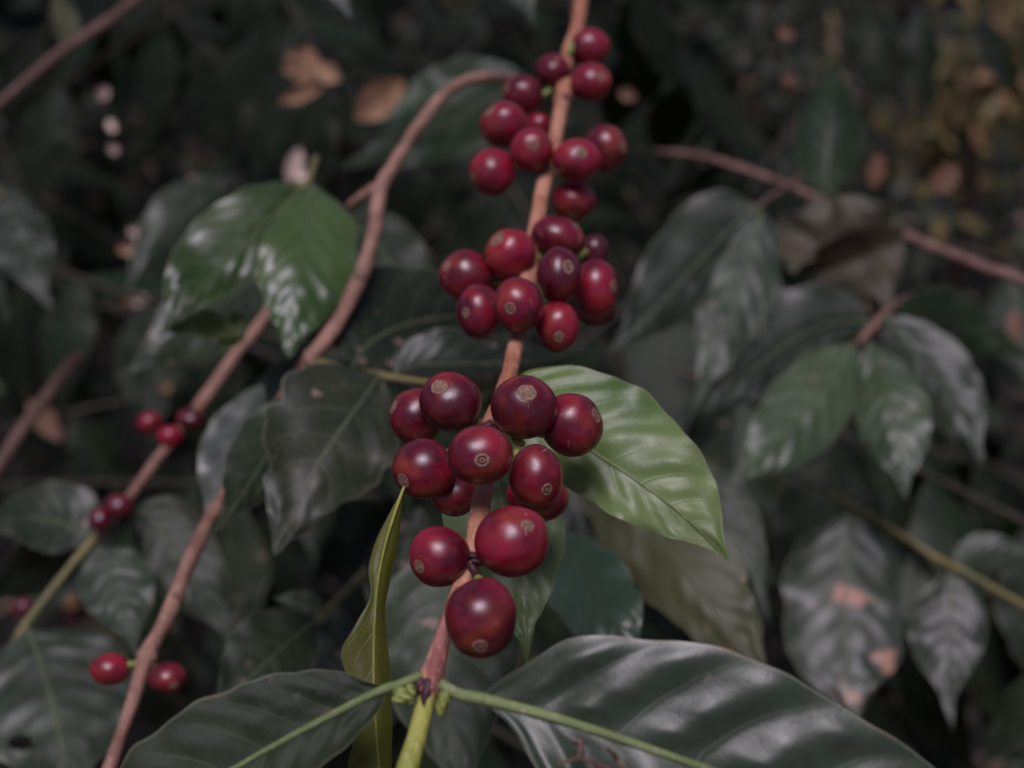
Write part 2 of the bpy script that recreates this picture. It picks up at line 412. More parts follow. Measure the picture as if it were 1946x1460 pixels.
def leaf_geom(mid, wa, wb, ta, tb, pa, pb, nu, nv, quilt, ruffle, wav, seed, rib_hole=None, notch=0.0, NV=NV, asym=0.0):
    """a leaf blade in camera axes: mid = midrib points, wa/wb = half widths (m) of its two sides,
    ta/tb = fold of each side toward (+) or away from (-) the viewer, in degrees"""
    rnd = random.Random(seed)
    c = catmull([tuple(p) for p in mid], nu)
    pts = [Vector(p) for p in c]
    f1, f2, f3 = rnd.uniform(0, 6), rnd.uniform(0, 6), rnd.uniform(0, 6)
    vs, uv, fs = [], [], []
    la = [interp(pa, i / nu) for i in range(nu + 1)]
    lb = [interp(pb, i / nu) for i in range(nu + 1)]
    rows = []
    for i, p in enumerate(pts):
        t = (pts[min(i + 1, nu)] - pts[max(i - 1, 0)]).normalized()
        V = p.normalized()
        S = t.cross(V)
        S = S.normalized() if S.length > 1e-4 else Vector((1, 0, 0))
        rows.append((t, S))
    for i, p in enumerate(pts):
        u = i / nu
        S = Vector((0, 0, 0)); T = Vector((0, 0, 0))
        for j in range(max(0, i - 3), min(nu, i + 3) + 1):
            S += rows[j][1]; T += rows[j][0]
        S.normalize(); T.normalize()
        N = S.cross(T)
        if N.dot(p) > 0:
            N = -N
        for j in range(nv + 1):
            v = -1 + 2 * j / nv
            a = abs(v)
            side = v < 0
            w = (wb * lb[i]) if side else (wa * la[i])
            th = R(tb if side else ta)
            wvy = 1 + wav * a * (0.6 * math.sin(u * 31 + f1 + (2 if side else 0)) + 0.4 * math.sin(u * 57 + f2))
            if notch:
                wvy *= 1 - notch * max(0, noise.noise(Vector((u * 14, 3.3 * v, seed * 1.7)))) * a
            x = w * a * wvy
            q = (u - vein_shift(a)) * NV
            fr = q - math.floor(q)
            wm = max(wa, wb)
            qs = (1 - asym) * (0.5 - 0.5 * math.cos(2 * math.pi * fr)) + asym * (min(1, fr / 0.18) * (1 - fr) ** 0.8) * 1.2
            h = quilt * (0.7 + 0.6 * noise.noise(Vector((u * 9, 2.5 * v, seed * 3.1)))) * qs * min(1, w / wm * 1.6) * (1 - 0.95 * a ** 4) * min(1, a * 5)
            h += ruffle * wm * a * a * (math.sin(u * 19 + f3 + (1.5 if side else 0)) * 0.6 + math.sin(u * 33 + f1) * 0.4) * math.sin(math.pi * min(1, u * 1.02))
            h += x * math.tan(th) * (0.35 + 0.65 * a)
            h += 0.05 * wm * noise.noise(Vector((u * 5, v * 2, seed)))
            vs.append(p + S * (-x if side else x) + N * h)
            uv.append((u, (v + 1) / 2))
    w1 = nv + 1
    for i in range(nu):
        for j in range(nv):
            if rib_hole:
                uu, vv, rr = rib_hole
                if ((i + .5) / nu - uu) ** 2 * 4 + (2 * (j + .5) / nv - 1 - vv) ** 2 * 0.35 < rr * rr:
                    continue
            fs.append((i * w1 + j, i * w1 + j + 1, (i + 1) * w1 + j + 1, (i + 1) * w1 + j))
    return vs, fs, uv

_leaf_id = [0]
SKY_FACING = ('leaf_sheen', 'leaf_silver', 'leaf_patchy', 'leaf_mid')     # these hang at the slope that mirrors the open sky
def leaf(parent, mid, wa, wb, mat, ta=12, tb=12, pa=PROF, pb=None, nu=56, nv=22, quilt=0.0006, ruffle=0.10, wav=0.04,
         hole=None, rib=None, pet=None, label=None, notch=0.0, nveins=NV, asym=0.0):
    """mid in (px, py, depth); wa, wb in px of the photograph at the leaf's mean depth"""
    _leaf_id[0] += 1
    if mat in SKY_FACING:
        x0, y0, d0 = mid[0]
        mid = [(x, y, d * .45 + .55 * (d0 - .40 * (y - y0) * d0 / F)) for x, y, d in mid]
    k = [K(*m) for m in mid]
    dm = sum(m[2] for m in mid) / len(mid)
    vs, fs, uv = leaf_geom(k, wa * dm / F, wb * dm / F, ta, tb, pa, pb or pa, nu, nv, quilt, ruffle, wav, _leaf_id[0], hole, notch, nveins, asym)
    vs = [CM @ v for v in vs]
    o = mesh_obj('leaf', vs, fs, M[mat], parent, vs[nv // 2], uv)
    if label:
        o['label'] = label
    if rib or pet:
        pts = []
        rad = []
        if pet:
            for m in pet[:-1]:
                pts.append(P(*m)); rad.append(rib_r(m[2], rib or 5, 0))
        cc = catmull([tuple(m) for m in mid], 10)
        for i, m in enumerate(cc):
            j = min(int(round(i / 10 * nu)), nu) * (nv + 1) + nv // 2
            nrm = (cam.location - vs[j]).normalized()
            pts.append(vs[j] + nrm * 0.0002)
            rad.append(rib_r(m[2], rib or 5, i / 10) )
        tube('midrib', pts, rad, M['green_stem' if mat == 'leaf_olive' else 'midrib_dim' if dm > .44 else 'midrib'], o, seg=10, n=60, lump=0.03)
    return o

def rib_r(d, px, u):
    return px * d / F * (1 - 0.80 * u)

def cherry_dir_radius(a, seed):
    """radius factor of a unit cherry in the direction at polar angle a from its scar"""
    return 1 - 0.045 * math.exp(-(a / 0.42) ** 2) - 0.05 * math.exp(-((math.pi - a) / 0.35) ** 2)

_ch = [0]
def cherry(parent, x, y, rx, ry, d, nav, scar=0.30, mat='cherry', rot=0.0, stem_to=None, hi=True, label=None, kind=0, pale=None):
    """nav = (px, py) where the scar shows; (px, py, -1) when it is on the far side"""
    _ch[0] += 1
    seed = _ch[0] * 3.7
    cx = K(x, y, d)
    s = d / F
    rz = (rx + ry) / 2
    ex = (nav[0] - x) / rx; ey = -(nav[1] - y) / ry
    l = math.hypot(ex, ey)
    if l > 0.985:
        ex *= 0.985 / l; ey *= 0.985 / l
    ez = math.sqrt(max(0.0, 1 - ex * ex - ey * ey)) * (-1 if len(nav) > 2 else 1)
    ax = Vector((ex, ey, ez)).normalized()
    e1 = ax.orthogonal().normalized(); e2 = ax.cross(e1)
    ca, sa = math.cos(R(rot)), math.sin(R(rot))
    def surf(a, b, lift=0.0):
        dd = ax * math.cos(a) + (e1 * math.cos(b) + e2 * math.sin(b)) * math.sin(a)
        r = cherry_dir_radius(a, seed) * (1 + 0.06 * noise.noise(dd * 1.1 + Vector((seed, 0, 0)))
                                          + 0.012 * math.cos(2 * b + seed) * math.sin(a)) + lift
        v = dd * r
        v = Vector((v.x * rx * s, v.y * ry * s, v.z * rz * s))
        v = Vector((v.x * ca - v.y * sa, v.x * sa + v.y * ca, v.z))
        return v
    nr, ns = (28, 40) if hi else (18, 26)
    vs = [surf(0, 0)]; uv = [(0, 0)]
    for i in range(1, nr):
        a = math.pi * i / nr
        for k in range(ns):
            vs.append(surf(a, 2 * math.pi * k / ns)); uv.append((k / ns, i / nr))
    vs.append(surf(math.pi, 0)); uv.append((0, 1))
    fs = []
    for k in range(ns):
        k2 = (k + 1) % ns
        fs.append((0, 1 + k, 1 + k2))
        for i in range(nr - 2):
            o = 1 + i * ns
            fs.append((o + k, o + ns + k, o + ns + k2, o + k2))
        o = 1 + (nr - 2) * ns
        fs.append((len(vs) - 1, o + k2, o + k))
    wv = [CM @ (cx + v) for v in vs]
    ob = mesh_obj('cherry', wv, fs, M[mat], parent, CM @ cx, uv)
    if label:
        ob['label'] = label
    # the round corky scar where the flower was
    am = scar * random.Random(_ch[0]).uniform(.85, 1.12)
    vs = [surf(0, 0, 0.012 if kind != 1 else -0.02)]; uv = [(0, 0)]
    n1 = 12; ns = 36
    for i in range(1, n1 + 1):
        rr = i / n1
        for k in range(ns):
            b = 2 * math.pi * k / ns
            am2 = am * (1 + 0.09 * noise.noise(Vector((math.cos(b) * 1.4, math.sin(b) * 1.4, seed))))
            g = 0.014 * math.exp(-((rr - 0.66) / 0.13) ** 2) + 0.022 * math.exp(-((rr - 0.22) / 0.09) ** 2) - 0.010 * math.exp(-((rr - 0.42) / 0.09) ** 2)
            lift = 0.008 + (0.006 * noise.noise(Vector((rr * 4, b * 2, seed))) if kind == 0 else g * 1.7) - (0.03 if rr == 1 else 0)
            vs.append(surf(am2 * rr, b, lift)); uv.append((k / ns, rr))
    fs = []
    for k in range(ns):
        k2 = (k + 1) % ns
        fs.append((0, 1 + k, 1 + k2))
        for i in range(n1 - 1):
            o = 1 + i * ns
            fs.append((o + k, o + ns + k, o + ns + k2, o + k2))
    wv = [CM @ (cx + v) for v in vs]
    mesh_obj('scar', wv, fs, M['scar_pit' if kind else 'scar'], ob, wv[0], uv)
    if stem_to:
        a = CM @ (cx + surf(math.pi, 0) * 0.95)
        if len(stem_to) == 3:
            b = P(*stem_to)
            if (b - a).length > 0.006:
                b = a + (b - a).normalized() * 0.006
            m = (a + b) / 2 + Vector((0, 0, 0.0003))
            tube('stalk', [a, m, b], [0.0013, 0.0011, 0.0015], M['bud'], ob, seg=8, n=8)
    return ob

# ================================================================== main fruiting branch
def dmain(y):
    tab = [(-200, .60), (0, .56), (100, .53), (300, .478), (450, .445), (600, .415), (760, .378), (880, .357), (1040, .334), (1180, .318), (1300, .308), (1460, .296), (1700, .28)]
    for (a, da), (b, db) in zip(tab, tab[1:]):
        if y <= b:
            return da + (db - da) * (y - a) / (b - a)
    return tab[-1][1]

main = thing('coffee_branch', P(1105, -40, dmain(-40)), 'sharp reddish brown coffee branch hung with clusters of ripe dark red cherries down the centre', 'coffee branch')
st = [(1112, -60, 14.5), (1104, 0, 14), (1097, 50, 13.5), (1080, 95, 12), (1074, 140, 14), (1071, 180, 16), (1063, 220, 13), (1050, 290, 13.5), (1040, 320, 16), (1030, 360, 14.5),
      (1020, 420, 15), (1008, 480, 16), (1001, 530, 18), (992, 600, 15), (982, 650, 15.5), (968, 715, 16.5), (950, 770, 17), (934, 815, 21), (928, 850, 18), (922, 920, 17.5), (910, 985, 18), (900, 1040, 16), (896, 1068, 19),
      (884, 1100, 17), (866, 1140, 14), (850, 1185, 13.5), (836, 1230, 16), (824, 1270, 20), (817, 1300, 24), (812, 1322, 21)]
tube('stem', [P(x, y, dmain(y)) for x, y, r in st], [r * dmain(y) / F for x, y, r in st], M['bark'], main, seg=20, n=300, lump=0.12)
# scaly lower node, overlaid on the last internode
nd = [(872, 1125, 13.5), (858, 1160, 13), (845, 1200, 13.5), (832, 1245, 17), (822, 1280, 23), (816, 1306, 25.5), (813, 1320, 23)]
tube('node', [P(x, y, dmain(y)) for x, y, r in nd], [r * dmain(y) / F for x, y, r in nd], M['bark_node'], main, seg=24, n=90, lump=0.2)
gs = [(814, 1312, 18), (806, 1345, 17.5), (792, 1400, 18.5), (776, 1455, 21), (755, 1530, 22), (730, 1620, 22)]
tube('shoot', [P(x, y, dmain(y)) for x, y, r in gs], [r * dmain(y) / F for x, y, r in gs], M['green_stem'], main, seg=20, n=60, lump=0.03)
for (xa, ya), (xb, yb), r_ in (((1074, 158), (1067, 200), 18), ((1048, 300), (1040, 338), 17.5), ((1005, 512), (998, 556), 18), ((938, 795), (929, 838), 22), ((898, 1052), (890, 1088), 20)):
    tube('node', [P(xa, ya, dmain(ya)), P((xa + xb) / 2, (ya + yb) / 2, dmain(ya)), P(xb, yb, dmain(yb))], [r_ * .7 * dmain(ya) / F, r_ * dmain(ya) / F, r_ * .72 * dmain(ya) / F], M['bark_node'], main, seg=18, n=16, lump=.35)
# dry purple stipules clasping the node: pointed flaps
def flap(name, base, tipx, halfw, mat, parent, bulge=0.0015):
    """a small pointed scale: base centre, tip (px,py,d)"""
    b, t = P(*base), P(*tipx)
    ax = (t - b); side = ax.cross(cam.location - b).normalized(); nrm = side.cross(ax).normalized()
    if nrm.dot(cam.location - b) < 0: nrm = -nrm
    hw = halfw * base[2] / F
    vs, fs, uv = [], [], []
    n, m = 10, 8
    for i in range(n + 1):
        u = i / n
        for j in range(m + 1):
            v = -1 + 2 * j / m
            w = hw * (1 - u ** 1.6) * (1 + 0.12 * math.sin(u * 17 + v))
            vs.append(b + ax * u + side * w * v + nrm * (bulge * (1 - v * v) - bulge * 0.9 * v * v + 0.0003 * math.sin(9 * u + 3 * v)))
            uv.append((u, (v + 1) / 2))
    for i in range(n):
        for j in range(m):
            fs.append((i * (m + 1) + j, i * (m + 1) + j + 1, (i + 1) * (m + 1) + j + 1, (i + 1) * (m + 1) + j))
    return mesh_obj(name, vs, fs, mat, parent, b, uv)
flap('stipule', (813, 1298, dmain(1298) - .0015), (803, 1345, dmain(1340) - .0022), 21, M['stipule'], main, 0.0022)
flap('stipule', (800, 1290, dmain(1298) - .0012), (790, 1318, dmain(1330) - .002), 10, M['stipule'], main, 0.001)
flap('stipule', (833, 1296, dmain(1298) - .001), (846, 1312, dmain(1330) - .0012), 9, M['stipule'], main, 0.001)

def bud(x, y, d, r, ang, parent):
    """a cluster of ribbed, pointed flower buds fused into one green knob"""
    c = K(x, y, d); s = d / F
    vs, fs = [], []
    n, m = 16, 22
    ca, sa = math.cos(R(ang)), math.sin(R(ang))
    for i in range(n + 1):
        a = math.pi * i / n
        for k in range(m):
            b = 2 * math.pi * k / m
            rr = r * s * (1 + 0.20 * math.sin(3 * b + 2 * a) * math.sin(a) + 0.18 * noise.noise(Vector((math.sin(a) * math.cos(b) * 2.2, math.cos(a) * 2.2 + x, math.sin(a) * math.sin(b) * 2.2))))
            px, py, pz = rr * 0.75 * math.sin(a) * math.cos(b), rr * 1.25 * math.cos(a), rr * 0.75 * math.sin(a) * math.sin(b)
            vs.append(CM @ (c + Vector((px * ca - py * sa, px * sa + py * ca, pz))))
    for i in range(n):
        for k in range(m):
            k2 = (k + 1) % m
            fs.append((i * m + k, i * m + k2, (i + 1) * m + k2, (i + 1) * m + k))
    return mesh_obj('bud', vs, fs, M['bud'], parent, CM @ c)
bud(768, 1322, .303, 17, 62, main); bud(757, 1331, .302, 10, 75, main); bud(781, 1313, .302, 11, 30, main)
bud(841, 1336, .303, 15, -12, main); bud(846, 1322, .304, 12, -50, main); bud(836, 1350, .303, 9, 10, main)
bud(905, 1092, .340, 13, 30, main); bud(985, 838, .372, 12, 60, main); bud(1052, 172, .52, 10, 30, main)
for fx, fy, tx, ty in ((905, 1058, 880, 1052), (900, 1066, 925, 1072), (935, 806, 906, 812), (938, 812, 962, 818), (1070, 186, 1086, 184), (895, 1075, 905, 1095)):
    flap('bract', (fx, fy, dmain(fy) - .004), (tx, ty, dmain(ty) - .005), 9, M['stipule'], main, 0.0012)

CH = [  # x, y, rx, ry, nav, scar, depth offset, kind, mat
    # topmost cluster
    (1120, 91, 38, 35, (1157, 98, -1), .28, -.004, 0, 'cherry'),
    (1051, 135, 32, 31, (1049, 150, -1), .25, -.006, 0, 'cherry'),
    (1123, 156, 38, 34, (1141, 153), .30, -.008, 0, 'cherry'),
    (994, 179, 37, 35, (960, 172), .30, .0, 0, 'cherry'),
    (958, 237, 43, 41, (930, 214), .32, -.010, 0, 'cherry'),
    (1024, 238, 25, 23, (1026, 222, -1), .28, .012, 0, 'cherry'),
    (1011, 285, 39, 40, (1013, 284), .28, -.016, 1, 'cherry'),
    (936, 327, 43, 42, (898, 340), .26, -.002, 0, 'cherry'),
    (1096, 304, 44, 38, (1104, 298), .30, -.016, 1, 'cherry'),
    (1150, 283, 40, 44, (1184, 284), .30, .002, 0, 'cherry'),
    (1090, 382, 41, 36, (1086, 414), .30, .010, 0, 'cherry'),
    # second cluster
    (970, 483, 46, 47, (943, 455), .38, -.008, 0, 'cherry'),
    (1061, 453, 50, 40, (1092, 422), .26, -.004, 0, 'cherry'),
    (887, 523, 51, 47, (848, 507), .28, .004, 0, 'cherry'),
    (1062, 524, 42, 51, (1080, 510), .28, -.020, 1, 'cherry'),
    (1132, 547, 43, 51, (1167, 547), .30, -.004, 1, 'cherry'),
    (1130, 476, 26, 28, (1150, 470, -1), .2, .03, 0, 'cherry_dull'),
    (910, 592, 42, 49, (885, 598), .25, -.004, 1, 'cherry'),
    (984, 580, 45, 51, (969, 590), .25, -.020, 1, 'cherry'),
    (1059, 621, 41, 46, (1061, 643), .24, -.002, 1, 'cherry'),
    (1132, 588, 37, 31, (1150, 612, -1), .2, .022, 0, 'cherry'),
    (945, 545, 27, 27, (950, 530, -1), .2, .018, 0, 'cherry_dull'),
    # third cluster
    (856, 765, 57, 55, (836, 733), .29, -.010, 0, 'cherry'),
    (791, 791, 50, 53, (747, 772), .27, .006, 0, 'cherry'),
    (996, 774, 61, 57, (1002, 745), .33, -.014, 0, 'cherry'),
    (1086, 808, 57, 57, (1136, 787), .28, -.002, 0, 'cherry'),
    (912, 865, 60, 54, (918, 873), .27, -.024, 1, 'cherry'),
    (805, 891, 56, 54, (766, 913), .33, -.004, 0, 'cherry'),
    (1018, 905, 49, 57, (1036, 932), .26, -.010, 1, 'cherry'),
    (1021, 946, 58, 45, (1040, 992, -1), .2, .014, 0, 'cherry'),
    (864, 942, 44, 38, (850, 973), .30, .010, 0, 'cherry'),
    # lowest, largest
    (973, 1029, 70, 63, (1007, 996), .24, -.012, 0, 'cherry'),
    (836, 1058, 55, 55, (797, 1073), .25, -.004, 0, 'cherry'),
    (914, 1175, 65, 73, (914, 1223), .26, -.010, 1, 'cherry'),
]
NODES = [(1072, 150), (1046, 312), (1002, 530), (934, 815), (896, 1068)]
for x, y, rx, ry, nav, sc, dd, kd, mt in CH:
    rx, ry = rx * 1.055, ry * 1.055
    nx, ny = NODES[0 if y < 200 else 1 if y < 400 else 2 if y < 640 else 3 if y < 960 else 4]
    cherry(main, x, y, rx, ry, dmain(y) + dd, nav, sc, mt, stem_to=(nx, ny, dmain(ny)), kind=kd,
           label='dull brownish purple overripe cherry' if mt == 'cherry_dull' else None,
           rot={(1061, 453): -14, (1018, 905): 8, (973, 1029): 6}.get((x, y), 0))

# leaves of the main branch
# big glossy leaf running out of the frame at the lower right
leaf(main, [(905, 1326, .304), (1010, 1352, .300), (1130, 1388, .297), (1260, 1432, .295), (1400, 1482, .293), (1550, 1535, .292), (1700, 1585, .292), (1850, 1640, .295)],
     222, 230, 'leaf_glossy', ta=4, tb=10, pa=[0, .31, .67, .81, .90, .99, 1, .94, .85, .74, .58, .25], pb=[0, .12, .40, .68, .9, 1, 1, .95, .8, .55, .3, 0],
     nu=220, nv=72, quilt=0.0024, ruffle=0.03, wav=0.012, nveins=6, asym=0.15, rib=12, pet=[(838, 1300, .306), (855, 1312, .305), (880, 1322, .305), (905, 1326, .304)],
     label='big glossy dark leaf with raised ribs and blue sheen')
leaf(main, [(735, 1308, .304), (690, 1328, .303), (620, 1364, .302), (545, 1404, .300), (460, 1452, .298), (370, 1505, .296), (270, 1560, .294), (160, 1610, .294)],
     100, 144, 'leaf_matte', ta=30, tb=-6, pa=[0, .3, .5, .66, .75, .85, .95, 1, .95, .8, .5, 0], pb=[0, .17, .46, .67, .81, .90, .97, 1, .95, .86, .55, 0],
     nu=150, nv=52, quilt=0.0005, ruffle=0.05, wav=0.03, nveins=8, rib=9, pet=[(800, 1284, .307), (780, 1292, .306), (757, 1302, .305), (735, 1308, .304)],
     label='dark matt leaf with a pale yellow green midrib')
leaf(main, [(945, 742, .398), (1010, 775, .394), (1095, 838, .388), (1190, 900, .382), (1275, 962, .378), (1332, 1012, .376), (1388, 1070, .374)],
     152, 86, 'leaf_bright', ta=-14, tb=12, pa=[0, .42, .72, .93, 1, .96, .86, .74, .60, .40, .14, 0], pb=[0, .7, 1, 1, .98, .95, .9, .78, .58, .36, .1, 0],
     nu=110, nv=40, quilt=0.0009, ruffle=0.12, wav=0.03, rib=3.5, label='bright yellow green leaf with pale scars')
leaf(main, [(935, 850, .392), (950, 920, .388), (962, 1000, .382), (978, 1090, .376), (990, 1170, .372), (999, 1215, .370), (1001, 1270, .370)],
     112, 122, 'leaf_bright_dim', ta=-10, tb=-12, pa=[0, .5, .85, 1, .98, .86, .66, .42, .22, .13, .06, 0], pb=[0, .6, .92, 1, .92, .75, .52, .32, .22, .15, .08, 0],
     nu=90, nv=30, quilt=0.0005, rib=3, ruffle=.06, label='mid green leaf hanging behind the lowest cherries')
leaf(main, [(768, 925, .345), (742, 1000, .338), (722, 1080, .332), (713, 1160, .328), (710, 1240, .325), (711, 1320, .322), (716, 1400, .320), (722, 1480, .318), (728, 1560, .316)],
     42, 62, 'leaf_olive', ta=-50, tb=8, pa=[0, .40, .6, .55, .45, .6, .75, .8, .7, .6, .4, 0], pb=[0, .13, .30, .34, .18, .55, .95, .80, .55, .72, .9, .6, 0],
     nu=110, nv=30, quilt=0.00008, ruffle=.05, wav=0.04, rib=3, label='narrow wavy olive yellow leaf seen nearly edge on')

# ================================================================== brown branch left of centre, behind
b1 = thing('coffee_branch', P(962, 150, .60), 'bare forked brown coffee branch curving down left of the centre, two cherries at its foot', 'coffee branch')
s1 = [(1010, 160, 8, .63), (960, 148, 9.5, .62), (905, 148, 11, .60), (850, 175, 12, .585), (800, 235, 13, .57), (750, 310, 14.5, .555), (722, 360, 16, .55), (714, 430, 14, .54), (700, 480, 14, .535), (684, 528, 16, .53),
      (655, 590, 14, .525), (622, 640, 16, .52), (592, 678, 18, .52), (560, 725, 14, .525), (527, 775, 13, .53), (480, 850, 12, .53), (432, 925, 9, .515), (400, 985, 14, .485), (365, 1055, 15.5, .465), (332, 1135, 17, .46), (305, 1200, 15.5, .455),
      (280, 1245, 19, .45), (262, 1300, 15, .447), (240, 1370, 13.5, .445), (212, 1450, 14, .44), (180, 1530, 14, .435)]
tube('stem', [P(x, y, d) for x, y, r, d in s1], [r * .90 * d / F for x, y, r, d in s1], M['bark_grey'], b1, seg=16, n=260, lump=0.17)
sf = [(722, 355, 11, .55), (700, 366, 10, .553), (680, 378, 8, .556), (662, 392, 6, .56)]
tube('side_twig', [P(x, y, d) for x, y, r, d in sf], [r * d / F for x, y, r, d in sf], M['bark_grey'], b1, seg=10)
for (xa, ya), (xb, yb), r_, d_ in (((687, 516), (680, 538), 15.5, .53), ((337, 1124), (328, 1144), 16, .46), ((284, 1236), (276, 1256), 18, .45), ((597, 668), (586, 690), 18.5, .52), ((716, 352), (714, 372), 16.5, .55)):
    tube('node', [P(xa, ya, d_), P((xa + xb) / 2, (ya + yb) / 2, d_), P(xb, yb, d_)], [r_ * .85 * d_ / F, r_ * 1.02 * d_ / F, r_ * .85 * d_ / F], M['bark_dark'] if d_ in (.53, .46) else M['bark_grey'], b1, seg=14, n=10, lump=.25)
cherry(b1, 209, 1272, 38, 30, .447, (173, 1280), .2, hi=False, stem_to=(270, 1262, .45))
cherry(b1, 318, 1288, 38, 30, .447, (337, 1297), .28, hi=False, stem_to=(280, 1262, .45))
tw = [(602, 688, 9, .517), (640, 700, 8, .51), (690, 708, 7, .505), (735, 716, 8, .50), (790, 724, 6, .497), (850, 732, 6, .49)]
tube('green_twig', [P(x, y, d) for x, y, r, d in tw], [r * d / F for x, y, r, d in tw], M['twig_green'], b1, seg=10)
leaf(b1, [(722, 712, .495), (690, 760, .482), (640, 830, .47), (595, 900, .462), (562, 970, .455), (537, 1018, .45), (521, 1058, .445)],
     122, 155, 'leaf_blade', ta=-6, tb=2, pa=[0, .5, .85, 1, .98, .84, .62, .45, .3, .18, .09, 0], pb=[0, .5, .80, .92, .95, .82, .60, .42, .30, .18, .09, 0], rib=3, notch=.25, wav=.07,
     label='broad dark leaf with pale midrib over the bare branch')
leaf(b1, [(598, 745, .50), (545, 810, .49), (495, 885, .475), (450, 955, .46), (405, 1018, .45)], 56, 72, 'leaf_dark', ta=-8, tb=-8)
leaf(b1, [(672, 695, .52), (700, 655, .53), (760, 622, .545), (840, 604, .56), (930, 598, .58), (1010, 600, .60)], 120, 100, 'leaf_dark', ta=-8, tb=5, rib=3.5,
     pet=[(690, 708, .505), (675, 700, .51), (672, 695, .52)])
leaf(b1, [(745, 714, .50), (790, 697, .505), (860, 692, .51), (960, 690, .53), (1060, 680, .55), (1150, 650, .57)], 66, 60, 'leaf_sheen', ta=-10, tb=-20, rib=3)
leaf(b1, [(500, 728, .56), (478, 790, .545), (450, 850, .53), (425, 910, .515), (405, 960, .50), (385, 1010, .49)], 40, 66, 'leaf_silver', ta=-30, tb=2, quilt=.0006,
     label='narrow silvery leaf')

# ================================================================== far left branch
b2 = thing('coffee_branch', P(520, 585, .62), 'thin blurred branch at the far left with small red cherries and green tip', 'coffee branch')
s2 = [(560, 500, 9, .66), (505, 600, 10, .64), (455, 665, 11, .63), (405, 735, 12, .62), (362, 795, 12, .61), (330, 835, 12, .605), (290, 885, 10, .60), (250, 940, 10, .595), (215, 985, 9, .59), (182, 1020, 11, .585)]
tube('stem', [P(x, y, d) for x, y, r, d in s2], [r * d / F for x, y, r, d in s2], M['bark_grey'], b2, seg=12, n=90, lump=.1)
s3 = [(182, 1020, 10, .585), (140, 1070, 8, .58), (100, 1120, 8.5, .575), (60, 1172, 9, .57), (48, 1190, 11, .568), (20, 1235, 8, .565), (-20, 1300, 8, .56), (-50, 1350, 8, .555)]
tube('green_tip', [P(x, y, d) for x, y, r, d in s3], [r * d / F for x, y, r, d in s3], M['twig_green'], b2, seg=12, n=60)
for x, y, rx, ry, d in ((284, 804, 23, 22, .60), (363, 798, 28, 21, .598), (322, 829, 25, 21, .588), (225, 962, 27, 24, .582), (190, 988, 22, 22, .578)):
    cherry(b2, x, y, rx, ry, d, (x + 5, y + 10, -1), .2, hi=False)
cherry(b2, 45, 1155, 22, 20, .66, (50, 1160, -1), .2, 'cherry_dull', hi=False)
cherry(b2, 140, 1165, 20, 24, .66, (135, 1180, -1), .2, 'cherry_dull', hi=False)
cherry(b2, 136, 1144, 17, 17, .65, (130, 1140, -1), .2, 'cherry_yellow', hi=False, label='pale yellow unripe cherry')
leaf(b2, [(178, 1026, .585), (150, 1008, .59), (105, 990, .60), (50, 985, .61), (-10, 988, .63), (-80, 1000, .65)], 60, 75, 'leaf_sheen', ta=8, tb=-12, rib=3, label='leaf with blue sheen above the green twig')
leaf(b2, [(186, 1035, .585), (200, 1075, .575), (222, 1130, .56), (242, 1190, .545), (262, 1255, .53)], 76, 62, 'leaf_sheen', ta=-6, tb=-10, rib=3)
leaf(b2, [(250, 968, .60), (290, 990, .60), (330, 1045, .595), (372, 1110, .59), (420, 1180, .58), (470, 1265, .57)], 78, 70, 'leaf_dark', ta=-8, tb=-6, rib=3, pet=[(215, 985, .592), (235, 966, .597), (250, 968, .60)])
leaf(b2, [(52, 1196, .565), (70, 1240, .55), (92, 1310, .53), (112, 1390, .51), (128, 1470, .49), (140, 1560, .475)], 165, 160, 'leaf_sheen', ta=-10, tb=-4, rib=4, hole=(.60, -.55, .085), nu=80, nv=40,
     label='large lavender grey leaf with a small round hole')
leaf(b2, [(170, 1030, .60), (120, 1060, .61), (70, 1085, .62), (10, 1120, .63), (-50, 1160, .64)], 50, 60, 'leaf_far')

b3 = thing('coffee_branch', P(150, 680, .75), 'dull broken brown twig at the left edge', 'twig')
s4 = [(150, 672, 11, .75), (125, 705, 13, .75), (80, 765, 12, .745), (40, 820, 12, .74), (0, 880, 12, .735), (-50, 950, 12, .73)]
tube('stem', [P(x, y, d) for x, y, r, d in s4], [r * d / F for x, y, r, d in s4], M['bark_dark'], b3, seg=10)
b4 = thing('coffee_branch', P(270, -10, .78), 'blurred reddish twig crossing the upper left corner', 'twig')
s5 = [(330, -60, 10, .80), (262, -5, 12, .80), (205, 40, 13, .79), (150, 75, 13, .785), (95, 115, 14, .78), (30, 170, 12, .77), (-20, 215, 12, .77), (-70, 270, 12, .77)]
tube('stem', [P(x, y, d) for x, y, r, d in s5], [r * .72 * d / F for x, y, r, d in s5], M['bark_dark'], b4, seg=10)
leaf(b4, [(120, 90, .78), (125, 50, .79), (112, 5, .80), (100, -40, .81)], 22, 25, 'leaf_dim_olive')

